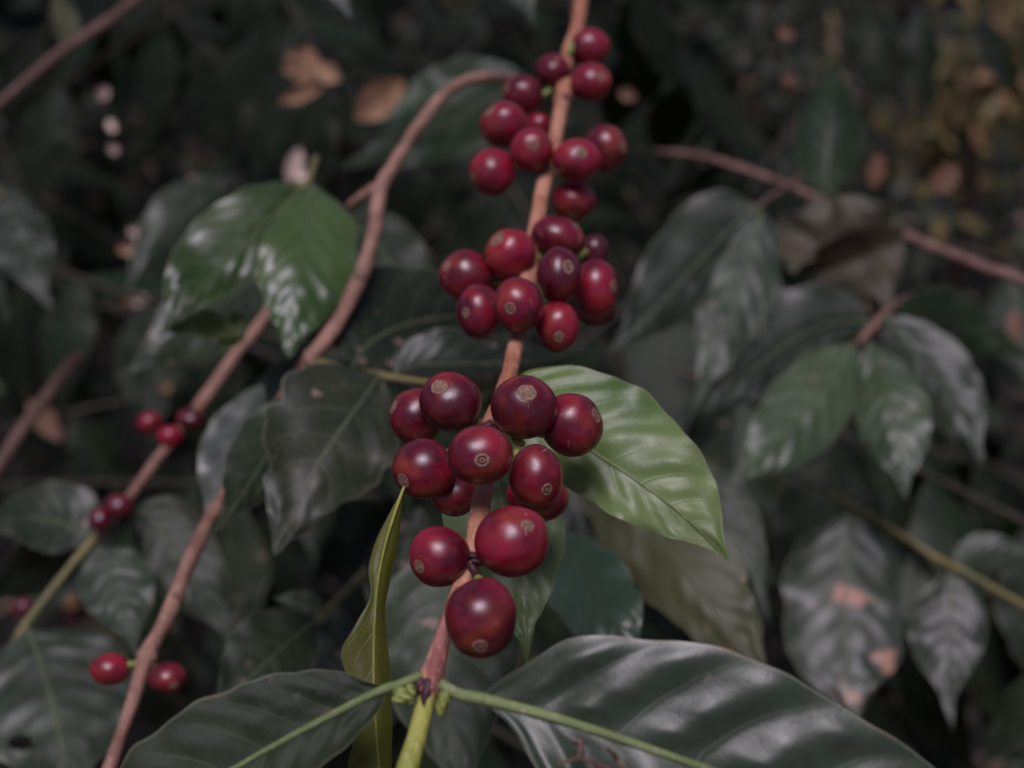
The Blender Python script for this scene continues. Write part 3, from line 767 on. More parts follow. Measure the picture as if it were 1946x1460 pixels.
# ================================================================== bright green pair
b5 = thing('coffee_shoot', P(585, 345, .56), 'shoot of shiny bright green leaves hanging beside the forked brown branch', 'coffee shoot')
tube('stem', [P(600, 300, .60), P(590, 335, .57), P(580, 352, .56), P(560, 365, .56)], [.0014, .0014, .0016, .001], M['twig_green'], b5, seg=8)
leaf(b5, [(592, 348, .56), (585, 400, .545), (574, 470, .53), (563, 540, .52), (554, 605, .515), (550, 645, .512), (546, 684, .51)], 108, 78, 'leaf_gloss_green', ta=-14, tb=-8,
     pa=[0, .62, .9, 1, .98, .90, .76, .58, .40, .24, .12, 0], pb=[0, .4, .75, .92, 1, .95, .80, .58, .38, .22, .11, 0], rib=3, quilt=.0009, nu=80, nv=30, label='shiny green leaf in front of the shoot, tip pointing straight down')
leaf(b5, [(582, 350, .57), (530, 400, .56), (470, 460, .55), (410, 520, .54), (360, 570, .53), (330, 605, .525), (302, 645, .52)], 52, 96, 'leaf_gloss_green', ta=10, tb=-16,
     pa=[0, .5, .8, .95, 1, .95, .8, .6, .4, .22, .08, 0], pb=[0, .5, .8, .95, 1, .98, .86, .66, .42, .2, .07, 0], rib=3, quilt=.0009, nu=80, nv=30)
leaf(b5, [(455, 640, .55), (410, 618, .545), (375, 612, .54), (335, 622, .53), (298, 636, .525)], 30, 26, 'leaf_bright', ta=10, tb=-20, pet=[(470, 600, .56), (462, 625, .555), (455, 640, .55)], rib=3)
leaf(b5, [(450, 590, .56), (442, 620, .555), (430, 650, .55), (415, 682, .55)], 30, 22, 'leaf_bright', ta=-10, tb=-20)

b6 = thing('coffee_shoot', P(560, 470, .66), 'dim lavender grey leaves showing behind the shiny green pair', 'coffee shoot')
tube('stem', [P(620, 400, .70), P(570, 440, .68), P(530, 490, .67)], [.0015, .0015, .001], M['twig_green'], b6, seg=8)
leaf(b6, [(540, 480, .67), (480, 530, .65), (420, 580, .63), (350, 640, .61), (280, 690, .60), (230, 720, .59)], 80, 85, 'leaf_sheen', ta=-6, tb=-10, rib=2.5)
leaf(b6, [(640, 420, .68), (700, 450, .67), (750, 510, .655), (790, 590, .64), (815, 660, .63)], 70, 95, 'leaf_dark', ta=-12, tb=-4, rib=2.5, label='dark leaf right of the bare branch')
leaf(b6, [(420, 340, .80), (380, 380, .78), (330, 430, .76), (270, 500, .74), (240, 560, .73)], 60, 60, 'leaf_sheen', ta=-20, tb=-10)
leaf(b6, [(1010, 150, .72), (930, 190, .72), (840, 240, .715), (740, 290, .71), (640, 320, .71)], 70, 105, 'leaf_far_green', ta=5, tb=-15, rib=2.5)
leaf(b6, [(600, 640, .62), (560, 720, .60), (520, 790, .58), (490, 850, .57), (460, 930, .56)], 75, 60, 'leaf_dark', ta=-10, tb=-10)

# ================================================================== right-hand groups
b7 = thing('coffee_branch', P(1250, 288, .76), 'blurred brown branch sloping down to the right edge', 'coffee branch')
s7 = [(1240, 286, 3, .82), (1262, 290, 7, .79), (1330, 296, 9, .78), (1420, 324, 10, .77), (1500, 354, 11, .76), (1570, 384, 13, .75), (1640, 412, 11, .74), (1700, 438, 13, .73), (1765, 466, 14, .715), (1850, 500, 15, .70), (1946, 534, 15, .69), (2050, 570, 15, .68)]
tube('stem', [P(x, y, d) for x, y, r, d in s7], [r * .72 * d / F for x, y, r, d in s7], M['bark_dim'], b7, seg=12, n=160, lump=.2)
leaf(b7, [(1578, 378, .75), (1574, 340, .755), (1572, 280, .76), (1576, 210, .77), (1582, 150, .78), (1588, 110, .79)], 58, 62, 'leaf_far_green', ta=24, tb=24, label='dim green leaf standing upright on the branch', ruffle=.04)
leaf(b7, [(1570, 370, .73), (1550, 420, .725), (1528, 455, .73), (1512, 490, .72), (1502, 522, .715)], 66, 60, 'leaf_brownish', ta=6, tb=-20, notch=.5, wav=.12, label='brownish leaf with a hooked tip')
leaf(b7, [(1592, 368, .715), (1640, 425, .71), (1665, 480, .72), (1680, 540, .71), (1700, 600, .70)], 60, 130, 'leaf_brownish', ta=-14, tb=-8, notch=.4, wav=.1)

b8 = thing('coffee_shoot', P(1450, 385, .68), 'pair of long dim leaves with lavender sheen right of the cherries', 'coffee shoot')
tube('stem', [P(1520, 340, .74), P(1480, 365, .71), P(1450, 385, .68), P(1440, 398, .675)], [.0012, .0012, .0015, .001], M['bark_dim'], b8, seg=8)
leaf(b8, [(1442, 392, .675), (1400, 425, .67), (1345, 480, .65), (1290, 540, .63), (1235, 600, .61), (1190, 645, .60), (1150, 680, .595)], 62, 96, 'leaf_sheen', ta=-16, tb=-4, rib=3.5,
     pb=[0, .6, .95, 1, .98, .92, .8, .6, .4, .2, .08, 0], nu=80, nv=30)
leaf(b8, [(1448, 400, .675), (1435, 450, .665), (1415, 520, .65), (1392, 590, .635), (1365, 660, .62), (1340, 730, .61), (1312, 800, .60)], 72, 74, 'leaf_sheen', ta=-8, tb=-6, rib=3.5, quilt=.0006, nu=80, nv=30, wav=.07)

b9 = thing('coffee_shoot', P(1660, 610, .66), 'shoot fanning four hanging leaves, two of them fresh green with pale tips, at the right', 'coffee shoot')
tube('stem', [P(1730, 560, .76), P(1700, 580, .70), P(1680, 600, .67), P(1650, 630, .66), P(1630, 655, .655)], [.0014, .0016, .0024, .0022, .001], M['bark_dim'], b9, seg=10)
leaf(b9, [(1660, 612, .66), (1600, 612, .66), (1530, 635, .65), (1460, 680, .635), (1400, 730, .62), (1360, 765, .61), (1318, 790, .605)], 72, 100, 'leaf_sheen', ta=-8, tb=-6, rib=3, nu=80, nv=30, wav=.06)
leaf(b9, [(1622, 652, .655), (1590, 700, .64), (1550, 755, .62), (1505, 810, .605), (1455, 862, .595), (1420, 895, .59), (1376, 926, .585)], 76, 78, 'leaf_mid', ta=-8, tb=-10, rib=3.5, quilt=.0008, nu=80, nv=30,
     pa=[0, .5, .82, .95, 1, .98, .88, .68, .46, .28, .14, 0], label='fresh green leaf whose tip points down left')
leaf(b9, [(1650, 650, .655), (1668, 700, .64), (1688, 755, .62), (1702, 810, .605), (1712, 865, .595), (1718, 910, .59), (1722, 955, .585)], 68, 68, 'leaf_mid', ta=-10, tb=-10, rib=3.5, quilt=.0008, nu=80, nv=30,
     label='fresh green leaf whose pale tip points straight down')
leaf(b9, [(1680, 600, .66), (1725, 650, .655), (1775, 710, .645), (1820, 775, .63), (1850, 830, .62), (1868, 890, .61)], 70, 72, 'leaf_sheen', ta=-10, tb=-6, rib=3)
leaf(b9, [(1700, 590, .68), (1760, 600, .69), (1830, 620, .70), (1900, 650, .70), (1980, 690, .70)], 60, 60, 'leaf_far_green', ta=-10, tb=-6)

b10 = thing('coffee_shoot', P(1620, 960, .66), 'olive green twig with blotched dark leaves at the lower right', 'coffee shoot')
s10 = [(1500, 900, 5, .70), (1570, 935, 7, .69), (1640, 972, 10, .68), (1710, 1015, 9, .67), (1780, 1062, 11, .66), (1830, 1085, 9, .65), (1900, 1125, 9, .645), (1990, 1175, 9, .64)]
tube('stem', [P(x, y, d) for x, y, r, d in s10], [r * .75 * d / F for x, y, r, d in s10], M['twig_green'], b10, seg=10, n=70)
leaf(b10, [(1612, 975, .67), (1610, 1030, .66), (1608, 1110, .64), (1608, 1190, .625), (1612, 1270, .61), (1620, 1330, .60), (1632, 1390, .59)], 104, 118, 'leaf_patchy', ta=-14, tb=-4, rib=3, quilt=.0006, nu=90, nv=36,
     pa=[0, .5, .85, 1, 1, .98, .95, .85, .6, .3, .1, 0], label='broad hanging leaf with two tan blotches')
leaf(b10, [(1805, 1085, .65), (1808, 1130, .64), (1806, 1190, .63), (1802, 1250, .62), (1803, 1310, .61), (1810, 1390, .60)], 66, 78, 'leaf_patchy', ta=-10, tb=-6, rib=3)
leaf(b10, [(1815, 1075, .655), (1850, 1050, .66), (1900, 1050, .66), (1960, 1065, .66), (2030, 1090, .66)], 34, 36, 'leaf_sheen', ta=-10, tb=-10)
leaf(b10, [(1740, 1030, .67), (1725, 1080, .67), (1720, 1140, .665), (1735, 1210, .66), (1750, 1290, .65)], 60, 50, 'leaf_dark', ta=-10, tb=-10)

b11 = thing('coffee_shoot', P(1120, 850, .55), 'dim olive leaf and blue green leaf hanging behind the bright leaf', 'coffee shoot')
tube('stem', [P(1120, 780, .60), P(1110, 850, .56), P(1080, 930, .54), P(1040, 1010, .52)], [.0016, .0016, .0014, .001], M['twig_green'], b11, seg=8)
leaf(b11, [(1110, 860, .55), (1160, 920, .54), (1230, 1000, .53), (1300, 1085, .515), (1360, 1165, .505), (1410, 1225, .50), (1455, 1285, .495)], 112, 92, 'leaf_dim_olive', ta=-8, tb=-8, rib=3, nu=80, nv=30, wav=.06,
     pa=[0, .5, .8, .95, 1, .98, .88, .74, .6, .45, .2, 0], label='dim olive leaf with a straight midrib')
leaf(b11, [(1030, 1020, .52), (1075, 1060, .51), (1120, 1115, .495), (1165, 1180, .48), (1195, 1235, .475), (1225, 1300, .47)], 78, 80, 'leaf_wet', ta=-6, tb=-6, rib=3, quilt=.0006,
     label='blue green leaf with wet looking sheen', wav=.07)
leaf(b11, [(1270, 870, .62), (1330, 930, .61), (1380, 1000, .60), (1430, 1090, .59), (1465, 1190, .58)], 70, 70, 'leaf_dark', ta=-10, tb=-14)
leaf(b11, [(1080, 880, .58), (1100, 980, .565), (1150, 1080, .55), (1230, 1160, .54), (1320, 1250, .53)], 60, 70, 'leaf_sheen', ta=-10, tb=-14)

b12 = thing('coffee_shoot', P(640, 1130, .52), 'dark drooping leaves low down behind the two front leaves', 'coffee shoot')
tube('stem', [P(760, 1000, .60), P(700, 1080, .56), P(640, 1140, .53), P(600, 1180, .52)], [.0015, .0016, .0016, .001], M['twig_green'], b12, seg=8)
leaf(b12, [(600, 1178, .52), (555, 1215, .51), (500, 1265, .50), (440, 1320, .49), (380, 1370, .485)], 80, 90, 'leaf_dark', ta=-8, tb=-6, rib=3)
leaf(b12, [(620, 1165, .53), (585, 1150, .53), (550, 1142, .53), (515, 1135, .53)], 18, 26, 'leaf_mid', ta=-5, tb=-5)
leaf(b12, [(860, 1000, .48), (850, 1100, .47), (845, 1200, .46), (850, 1320, .45), (870, 1450, .44), (890, 1560, .43)], 150, 130, 'leaf_dark', ta=-8, tb=-10, rib=2.5, nu=80, nv=30)
leaf(b12, [(640, 1140, .55), (620, 1230, .54), (600, 1310, .53), (590, 1400, .52)], 70, 60, 'leaf_sheen', ta=-8, tb=-10)
leaf(b12, [(800, 960, .52), (770, 1040, .51), (760, 1120, .50), (770, 1210, .49), (780, 1300, .48)], 75, 70, 'leaf_dark', ta=-8, tb=-10)
leaf(b12, [(900, 1230, .46), (895, 1300, .455), (893, 1380, .45), (895, 1480, .445)], 50, 70, 'leaf_sheen', ta=-8, tb=-20, rib=1.6)

b13 = thing('coffee_shoot', P(-20, 350, .72), 'dark grey leaves hanging at the left edge', 'coffee shoot')
tube('stem', [P(-60, 300, .75), P(-20, 350, .73), P(5, 375, .72)], [.002, .002, .001], M['twig_green'], b13, seg=8)
leaf(b13, [(-10, 345, .73), (20, 400, .71), (50, 460, .69), (75, 530, .67), (100, 600, .66)], 50, 78, 'leaf_sheen', ta=-14, tb=-4)
leaf(b13, [(-20, 360, .75), (-10, 440, .74), (0, 520, .73), (15, 620, .72)], 60, 60, 'leaf_dark', ta=-14, tb=-4)
b14 = thing('coffee_shoot', P(820, -60, .62), 'two pale leaf tips poking in at the top edge', 'coffee shoot')
tube('stem', [P(1040, -150, .66), P(930, -120, .64), P(820, -110, .62), P(700, -110, .62), P(600, -120, .62)], [.002] * 5, M['twig_green'], b14, seg=8)
leaf(b14, [(620, -118, .62), (628, -80, .61), (638, -40, .60), (650, 0, .59), (668, 38, .58)], 34, 34, 'leaf_silver', ta=-5, tb=-5)
leaf(b14, [(940, -118, .63), (960, -80, .62), (978, -40, .61), (1000, 5, .60), (1018, 50, .59)], 44, 44, 'leaf_sheen', ta=-5, tb=-5)

# dried flower debris on the big leaf
deb = thing('dried_debris', P(1100, 1425, .293), 'small curled brown debris lying on the big glossy leaf', 'plant debris')
for i, pl in enumerate(([(1100, 1402), (1103, 1422), (1098, 1440), (1080, 1446), (1060, 1452)], [(1098, 1438), (1118, 1446), (1140, 1456), (1160, 1462)], [(1150, 1420), (1165, 1432), (1172, 1446), (1186, 1458)], [(1088, 1408), (1101, 1416), (1112, 1410)])):
    q = [P(x, y, .2905 - .0015 * math.sin(j * 1.3 + i)) for j, (x, y) in enumerate(pl)]
    tube('curl', q, [.0003, .0005, .0006, .0004, .0002][:len(q)], M['bark_dark'], deb, seg=8, n=24, lump=.4)

# ================================================================== background: shared coffee leaf meshes
def free_leaf_mesh(seed, L, w, bend, fold):
    mid = [Vector((0, 0, 0))]
    n = 5
    for i in range(1, n + 1):
        a = R(bend) * i / n
        mid.append(mid[-1] + Vector((0, -math.cos(a), -math.sin(a) * 1.0)) * L / n)
    base = [m + Vector((0, 0, -5)) for m in mid]
    vs, fs, uv = leaf_geom(base, w, w * .95, fold, fold * .8, PROF, PROF, 26, 12, 0.0007, 0.12, 0.06, seed)
    me = bpy.data.meshes.new('leaf')
    vs = [v + Vector((0, 0, 5)) for v in vs]
    me.from_pydata([tuple(v) for v in vs], [], fs)
    uvl = me.uv_layers.new(name='UVMap')
    for lp in me.loops:
        uvl.data[lp.index].uv = uv[lp.vertex_index]
    me.polygons.foreach_set('use_smooth', [True] * len(me.polygons))
    return me
FREE = {}
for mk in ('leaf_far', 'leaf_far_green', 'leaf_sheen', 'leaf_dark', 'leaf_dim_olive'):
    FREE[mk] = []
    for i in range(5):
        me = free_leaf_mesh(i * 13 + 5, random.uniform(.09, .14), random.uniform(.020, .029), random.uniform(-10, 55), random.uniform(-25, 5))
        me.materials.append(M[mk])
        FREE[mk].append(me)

GL = 'shadowy coffee shoot with drooping dark leaves in the blurred undergrowth'
GG = 'shadowy coffee shoots in the blurred undergrowth'
def bg_shoot(x, y, d, mats, rnd, n_pairs=3, label=None, group=None, length=0.28):
    root = P(x, y, d)
    t = thing('coffee_shoot', root, label or GL, 'coffee shoot', None if label else GG)
    ang = rnd.uniform(0, 2 * math.pi)
    dv = Vector((math.cos(ang), math.sin(ang) * .6 - .3, rnd.uniform(-.5, .15))).normalized()
    pts = [root + dv * length * k / 4 + Vector((0, 0, -.03 * (k / 4) ** 2)) for k in range(5)]
    tube('stem', pts, [.0022, .0020, .0017, .0014, .001], M['bark_shade'], t, seg=8, n=16)
    for i in range(n_pairs):
        f = (i + .8) / n_pairs
        k = min(int(f * 4), 3)
        c = pts[k].lerp(pts[k + 1], f * 4 - k) if f < 1 else pts[4]
        sd = dv.cross(Vector((0, 0, 1))).normalized()
        for s in (-1, 1):
            me = rnd.choice(FREE[rnd.choice(mats)])
            o = bpy.data.objects.new('leaf', me)
            col.objects.link(o)
            o.parent = t
            o.location = c - root
            dr = (sd * s + dv * rnd.uniform(.2, .8) + Vector((0, 0, rnd.uniform(-1.2, -.25)))).normalized()
            zz = Vector((rnd.uniform(-.3, .3), rnd.uniform(-.3, .3), 1))
            yy = -dr
            xx = yy.cross(zz).normalized(); zz = xx.cross(yy)
            o.rotation_euler = Matrix((xx, yy, zz)).transposed().to_euler()
            sc = rnd.uniform(.8, 1.15)
            o.scale = (sc, sc, sc)
    return t
rnd = random.Random(21)
spots = []
for gy in range(6):
    for gx in range(9):
        spots.append((gx * 250 - 40 + rnd.uniform(-90, 90), gy * 270 + 10 + rnd.uniform(-90, 90), rnd.uniform(.80, 1.3)))
for gy in range(6):
    for gx in range(10):
        spots.append((gx * 225 + rnd.uniform(-110, 110), gy * 150 - 20 + rnd.uniform(-80, 80), rnd.uniform(1.2, 1.9)))
for x, y, d in spots:
    top_open = y < 420
    if y < 460 and x > 1560:
        if d < 1.3:
            continue
        d = 2.3
    if top_open and rnd.random() < .2:
        d += .3
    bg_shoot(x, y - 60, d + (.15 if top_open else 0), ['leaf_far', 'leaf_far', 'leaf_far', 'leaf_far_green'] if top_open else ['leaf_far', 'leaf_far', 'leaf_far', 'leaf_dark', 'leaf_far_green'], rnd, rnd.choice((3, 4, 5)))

# ------------------------------------------------------------------ dead leaves caught in the foliage
def dead(x, y, d, L, w, ang, mat, label, tilt=0.25, group=None):
    a = R(ang); n = 4
    mid = [(x + (i / n - .5) * L * math.cos(a), y - (i / n - .5) * L * math.sin(a), d - tilt * (i / n - .5) * L * d / F) for i in range(n + 1)]
    k = [K(*m) for m in mid]
    _leaf_id[0] += 1
    vs, fs, uv = leaf_geom(k, w * d / F, w * d / F, 25, 15, [0, .6, .95, 1, .9, .6, 0], [0, .5, .85, 1, .85, .6, 0], 18, 10, 0.0005, .2, .08, _leaf_id[0], None, .15)
    vs = [CM @ v for v in vs]
    o = mesh_obj('dead_leaf', vs, fs, M[mat], None, vs[5], uv)
    props(o, label, 'dead leaf', group)
dead(578, 125, 0.87, 78, 38, 80, 'dead_leaf', 'upright tan dead leaf, highest of the tan leaves above the forked branch')
dead(722, 190, 0.9, 120, 34, 40, 'dead_leaf', 'large golden tan dead leaf nearest to the bend of the bare branch')
dead(625, 140, 0.86, 50, 20, -30, 'dead_leaf', 'small rusty leaf scrap between the two tan leaves')
dead(572, 180, 0.9, 90, 14, 20, 'dead_leaf', 'thin curled tan leaf under the upright tan leaf')
dead(780, 200, 0.86, 60, 20, 70, 'dead_leaf', 'rust brown leaf touching the upper side of the bare branch')
dead(560, 315, 0.9, 70, 17, 75, 'dead_pale', 'white papery leaf scrap above the shiny green leaves')
dead(575, 335, 0.9, 34, 10, -40, 'dead_pale', 'tiny white scrap just under the papery one')
dead(216, 283, 0.86, 22, 11, 10, 'dead_pale', 'bright round pale spot, lone in the dark upper left')
dead(212, 240, 0.9, 26, 8, -60, 'dead_pale', 'dull pink scrap directly above the bright round spot')
dead(196, 178, 0.86, 30, 12, 60, 'dead_pale', 'greyish scrap at the top of the column of pale scraps')
dead(262, 440, 0.9, 42, 10, 5, 'dead_pale', 'pink flat scrap left of the green leaves')
dead(245, 475, 0.86, 46, 12, 0, 'dead_leaf', 'dim brown scrap under the pink flat scrap')
dead(262, 568, 1.0, 32, 14, 20, 'dead_pale', 'brightest cream scrap of the row left of the green leaves')
dead(292, 563, 1.0, 22, 9, 10, 'dead_pale', 'tiny cream scrap at the end of the cream row')
dead(235, 582, 1.0, 46, 9, 40, 'dead_leaf', 'slender tan scrap left of the brightest cream scrap')
dead(368, 350, 0.87, 34, 13, -50, 'dead_leaf', 'orange brown scrap above left of the shiny green leaf')
dead(85, 800, 0.95, 100, 22, -50, 'dead_dull', 'dry orange leaf under the broken twig')
dead(315, 735, 0.95, 24, 12, 30, 'dead_leaf', 'small amber scrap above the far left cherries')
dead(1495, 62, 0.88, 36, 14, -20, 'dead_dull', 'small salmon leaf scrap high up right of the topmost cherries')
dead(1498, 148, 0.9, 34, 11, 5, 'dead_dull', 'salmon scrap touching the upright dim green leaf')
dead(1193, 180, 0.87, 36, 13, -20, 'dead_dull', 'salmon scrap beside the topmost cherries')
dead(1665, 325, 0.86, 70, 18, 80, 'dead_dull', 'upright dusty pink leaf right of the upright green leaf')
dead(1795, 340, 0.86, 70, 26, 50, 'dead_dull', 'dusty brown leaf at the upper right above the branch')
dead(1500, 1025, 0.85, 40, 15, 80, 'dead_dull', 'orange dry scrap between the dark leaves at the lower right')
dead(1860, 1320, 0.85, 60, 18, -40, 'dead_dull', 'orange dry leaf in the lower right corner')
dead(1930, 620, 0.9, 60, 16, -80, 'dead_dull', 'orange brown leaf cut by the right edge')
dead(650, 1190, 0.75, 22, 10, 40, 'dead_leaf', 'tiny rusty scrap near the olive leaf')

# ------------------------------------------------------------------ ground and undergrowth
def ground():
    vs, fs = [], []
    xs = sorted(set([round(-3 + i * .12, 3) for i in range(51)] + [-60, -30, -15, -8, -5, 5, 8, 15, 30, 60]))
    ys = sorted(set([round(-1 + i * .12, 3) for i in range(60)] + [-60, -30, -15, -8, -4, 8, 12, 20, 40, 100]))
    for y in ys:
        for x in xs:
            z = .05 * noise.noise(Vector((x * 1.3, y * 1.3, 0))) + .03 * noise.noise(Vector((x * 5, y * 5, 3)))
            vs.append((x, y, z))
    w = len(xs)
    for j in range(len(ys) - 1):
        for i in range(w - 1):
            fs.append((j * w + i, j * w + i + 1, (j + 1) * w + i + 1, (j + 1) * w + i))
    q = NT('forest_soil')
    tc = q.n('ShaderNodeTexCoord'); ob = tc.outputs['Object']
    c = q.mix(q.step(q.noise(ob, 9, 6, .7), .35, .65), (0.007, 0.008, 0.005), (0.022, 0.020, 0.012))
    c = q.mix(q.step(q.noise(ob, 45, 3), .6, .7, 0, .6), c, (0.10, 0.055, 0.035))
    bs = q.n('ShaderNodeBsdfPrincipled'); q.t.links.new(c, bs.inputs['Base Color']); bs.inputs['Roughness'].default_value = .9
    bp = q.n('ShaderNodeBump'); bp.inputs['Distance'].default_value = .02
    q.t.links.new(q.noise(ob, 30, 6, .7), bp.inputs['Height']); q.t.links.new(bp.outputs[0], bs.inputs['Normal'])
    q.t.links.new(bs.outputs[0], q.out.inputs[0])
    o = mesh_obj('ground', [Vector(v) for v in vs], fs, q.m, None, (0, 0, 0))
    props(o, 'dark soil under the coffee shrubs', 'ground', kind='structure')
ground()
pv, pf = [], []  # clay strip out of view, added to give the cherries a warm reflection
for i in range(41):
    for j in range(9):
        x = -6 + i * .3; y = -3.2 + j * .37 + .15 * noise.noise(Vector((x, 2, 1)))
        pv.append(Vector((x, y, .09 + .03 * noise.noise(Vector((x * 2, y * 2, 7))))))
for i in range(40):
    for j in range(8):
        o_ = i * 9 + j
        pf.append((o_, o_ + 9, o_ + 10, o_ + 1))
props(mesh_obj('added_clay_strip', pv, pf, plain_mat('red_clay', (0.36, 0.17, 0.08), (0.50, 0.27, 0.14), 6, .9), None, (0, -2, .09)), 'unseen red clay strip added behind the camera to warm the cherry reflections', 'added_clay_strip', kind='structure')

def scatter(name, n, region, size, mats, label, cat, zr=(0.02, .08), flat=.3, seed=3):
    rnd = random.Random(seed)
    vs, fs, mi = [], [], []
    for _ in range(n):
        x, y = rnd.uniform(*region[0]), rnd.uniform(*region[1])
        z = rnd.uniform(*zr) + .05 * noise.noise(Vector((x * 1.3, y * 1.3, 0)))
        L = rnd.uniform(*size); w = L * rnd.uniform(.25, .45)
        a = rnd.uniform(0, 6.28)
        d = Vector((math.cos(a), math.sin(a), rnd.uniform(-flat, flat))).normalized()
        s = d.cross(Vector((rnd.uniform(-flat, flat), rnd.uniform(-flat, flat), 1))).normalized()
        nn = s.cross(d)
        m = rnd.randrange(len(mats))
        b = len(vs); c = Vector((x, y, z))
        cup = rnd.uniform(-.25, .25)
        for u, ww in ((-.5, 0), (-.25, .8), (0, 1), (.28, .75), (.5, 0)):
            ctr = c + d * L * u + nn * (cup * L * u * u * 2)
            vs += [ctr - s * w * .5 * ww + nn * w * .15 * ww, ctr, ctr + s * w * .5 * ww + nn * w * .15 * ww]
        for i in range(4):
            o = b + i * 3
            fs += [(o, o + 1, o + 4, o + 3), (o + 1, o + 2, o + 5, o + 4)]
            mi += [m, m]
    me = bpy.data.meshes.new(name)
    me.from_pydata([tuple(v) for v in vs], [], fs)
    for m in mats: me.materials.append(m)
    me.polygons.foreach_set('material_index', mi)
    me.polygons.foreach_set('use_smooth', [True] * len(mi))
    o = bpy.data.objects.new(name, me); col.objects.link(o)
    props(o, label, cat, kind='stuff')
lm = [plain_mat('litter_dark', (0.014, 0.010, 0.007), (0.04, 0.024, 0.016), 20), plain_mat('litter_brown', (0.05, 0.03, 0.015), (0.09, 0.055, 0.03), 20),
      plain_mat('litter_tan', (0.20, 0.13, 0.08), (0.34, 0.22, 0.15), 20), plain_mat('litter_green', (0.02, 0.035, 0.015), (0.05, 0.075, 0.03), 20)]
scatter('leaf_litter', 5200, ((-1.8, 1.8), (.4, 5)), (.03, .09), [lm[0], lm[0], lm[0], lm[0], lm[0], lm[0], lm[1], lm[1], lm[2], lm[3], lm[3]], 'brown fallen leaves covering the ground', 'leaf litter')
scatter('undergrowth', 9000, ((-2.2, 2.2), (1.0, 5)), (.03, .075), [plain_mat('under_dark', (0.012, 0.020, 0.010), (0.03, 0.040, 0.018), 20)] * 3 + [plain_mat('under_mid', (0.02, 0.04, 0.015), (0.05, 0.08, 0.025), 20), plain_mat('under_olive', (0.06, 0.065, 0.02), (0.12, 0.11, 0.04), 20)],
        'low tangle of small dim leaves far behind the branches', 'undergrowth', zr=(.05, .75), flat=1.0, seed=8)

# ------------------------------------------------------------------ unseen canopy added to shade the background
c0 = P(1870, 120, 1.75)
def added_canopy():
    rnd = random.Random(5)
    t = thing('added_canopy', (1.9, 2.6, 0), 'unseen leaf crown added overhead to shade the background, open above the branch', 'tree')
    tube('trunk', [Vector(p) for p in ((1.9, 2.6, -.05), (1.87, 2.6, .8), (1.8, 2.5, 1.7), (1.5, 2.4, 2.6), (1.2, 2.3, 3.1))], [.09, .075, .065, .05, .02], M['bark_dark'], t, seg=12)
    for i in range(7):
        e = Vector((rnd.uniform(-1.8, 1.5), rnd.uniform(1.1, 4), rnd.uniform(2.4, 2.9)))
        s = Vector((1.5, 2.4, 2.5))
        tube('limb', [s, s.lerp(e, .5) + Vector((0, 0, .2)), e], [.03, .02, .006], M['bark_dark'], t, seg=8)
    vs, fs = [], []
    for _ in range(8000):
        x, y = rnd.uniform(-2.4, 2.4), rnd.uniform(-2.6, 4.4)
        if math.hypot(x - .05, y + .05) < .85 + .2 * noise.noise(Vector((x, y, 2))):
            continue
        if noise.noise(Vector((x * 1.6, y * 1.6, 4))) < -.35 or (x > .15 and 1.0 < y < 2.6 and math.hypot(x - c0.x, y - c0.y) < .85):
            continue
        c = Vector((x, y, rnd.uniform(2.35, 3.1)))
        L = rnd.uniform(.10, .17); w2 = L * .2
        a = rnd.uniform(0, 6.28)
        d = Vector((math.cos(a), math.sin(a), rnd.uniform(-.8, .1))).normalized()
        s = d.cross(Vector((rnd.uniform(-.4, .4), rnd.uniform(-.4, .4), 1))).normalized()
        b = len(vs)
        vs += [c, c + d * L * .35 + s * w2, c + d * L * .7 + s * w2 * .8, c + d * L, c + d * L * .7 - s * w2 * .8, c + d * L * .35 - s * w2]
        fs += [(b, b + 1, b + 5), (b + 1, b + 2, b + 4, b + 5), (b + 2, b + 3, b + 4)]
    mesh_obj('crown', vs, fs, plain_mat('crown_leaf', (0.02, 0.04, 0.015), (0.05, 0.08, 0.03), 10, .5, .2), t)
added_canopy()

def cloud(rnd, c, rad, n, size, hollow=.55):
    vs, fs = [], []
    for _ in range(n):
        v = Vector((rnd.gauss(0, 1), rnd.gauss(0, 1), rnd.gauss(0, 1))).normalized() * rnd.uniform(hollow, 1)
        p = Vector((c[0] + v.x * rad[0], c[1] + v.y * rad[1], c[2] + v.z * rad[2]))
        if p.z < .03 or noise.noise(p * 2.3) < -.28:
            continue
        L = rnd.uniform(*size); w2 = L * .21
        a = rnd.uniform(0, 6.28)
        d = Vector((math.cos(a), math.sin(a), rnd.uniform(-1.1, .2))).normalized()
        s = d.cross(Vector((rnd.uniform(-.4, .4), rnd.uniform(-.4, .4), 1))).normalized()
        up = s.cross(d) * L * .08
        b = len(vs)
        vs += [p, p + d * L * .35 + s * w2 + up, p + d * L * .7 + s * w2 * .8, p + d * L - up, p + d * L * .7 - s * w2 * .8, p + d * L * .35 - s * w2 + up]
        fs += [(b, b + 1, b + 5), (b + 1, b + 2, b + 4, b + 5), (b + 2, b + 3, b + 4)]
    return vs, fs
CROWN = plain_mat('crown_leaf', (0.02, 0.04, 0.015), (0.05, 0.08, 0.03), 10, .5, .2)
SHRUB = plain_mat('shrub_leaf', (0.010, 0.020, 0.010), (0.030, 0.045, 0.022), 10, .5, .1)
rs = random.Random(77)  # shrub ring added, mostly out of view, to block low sky light
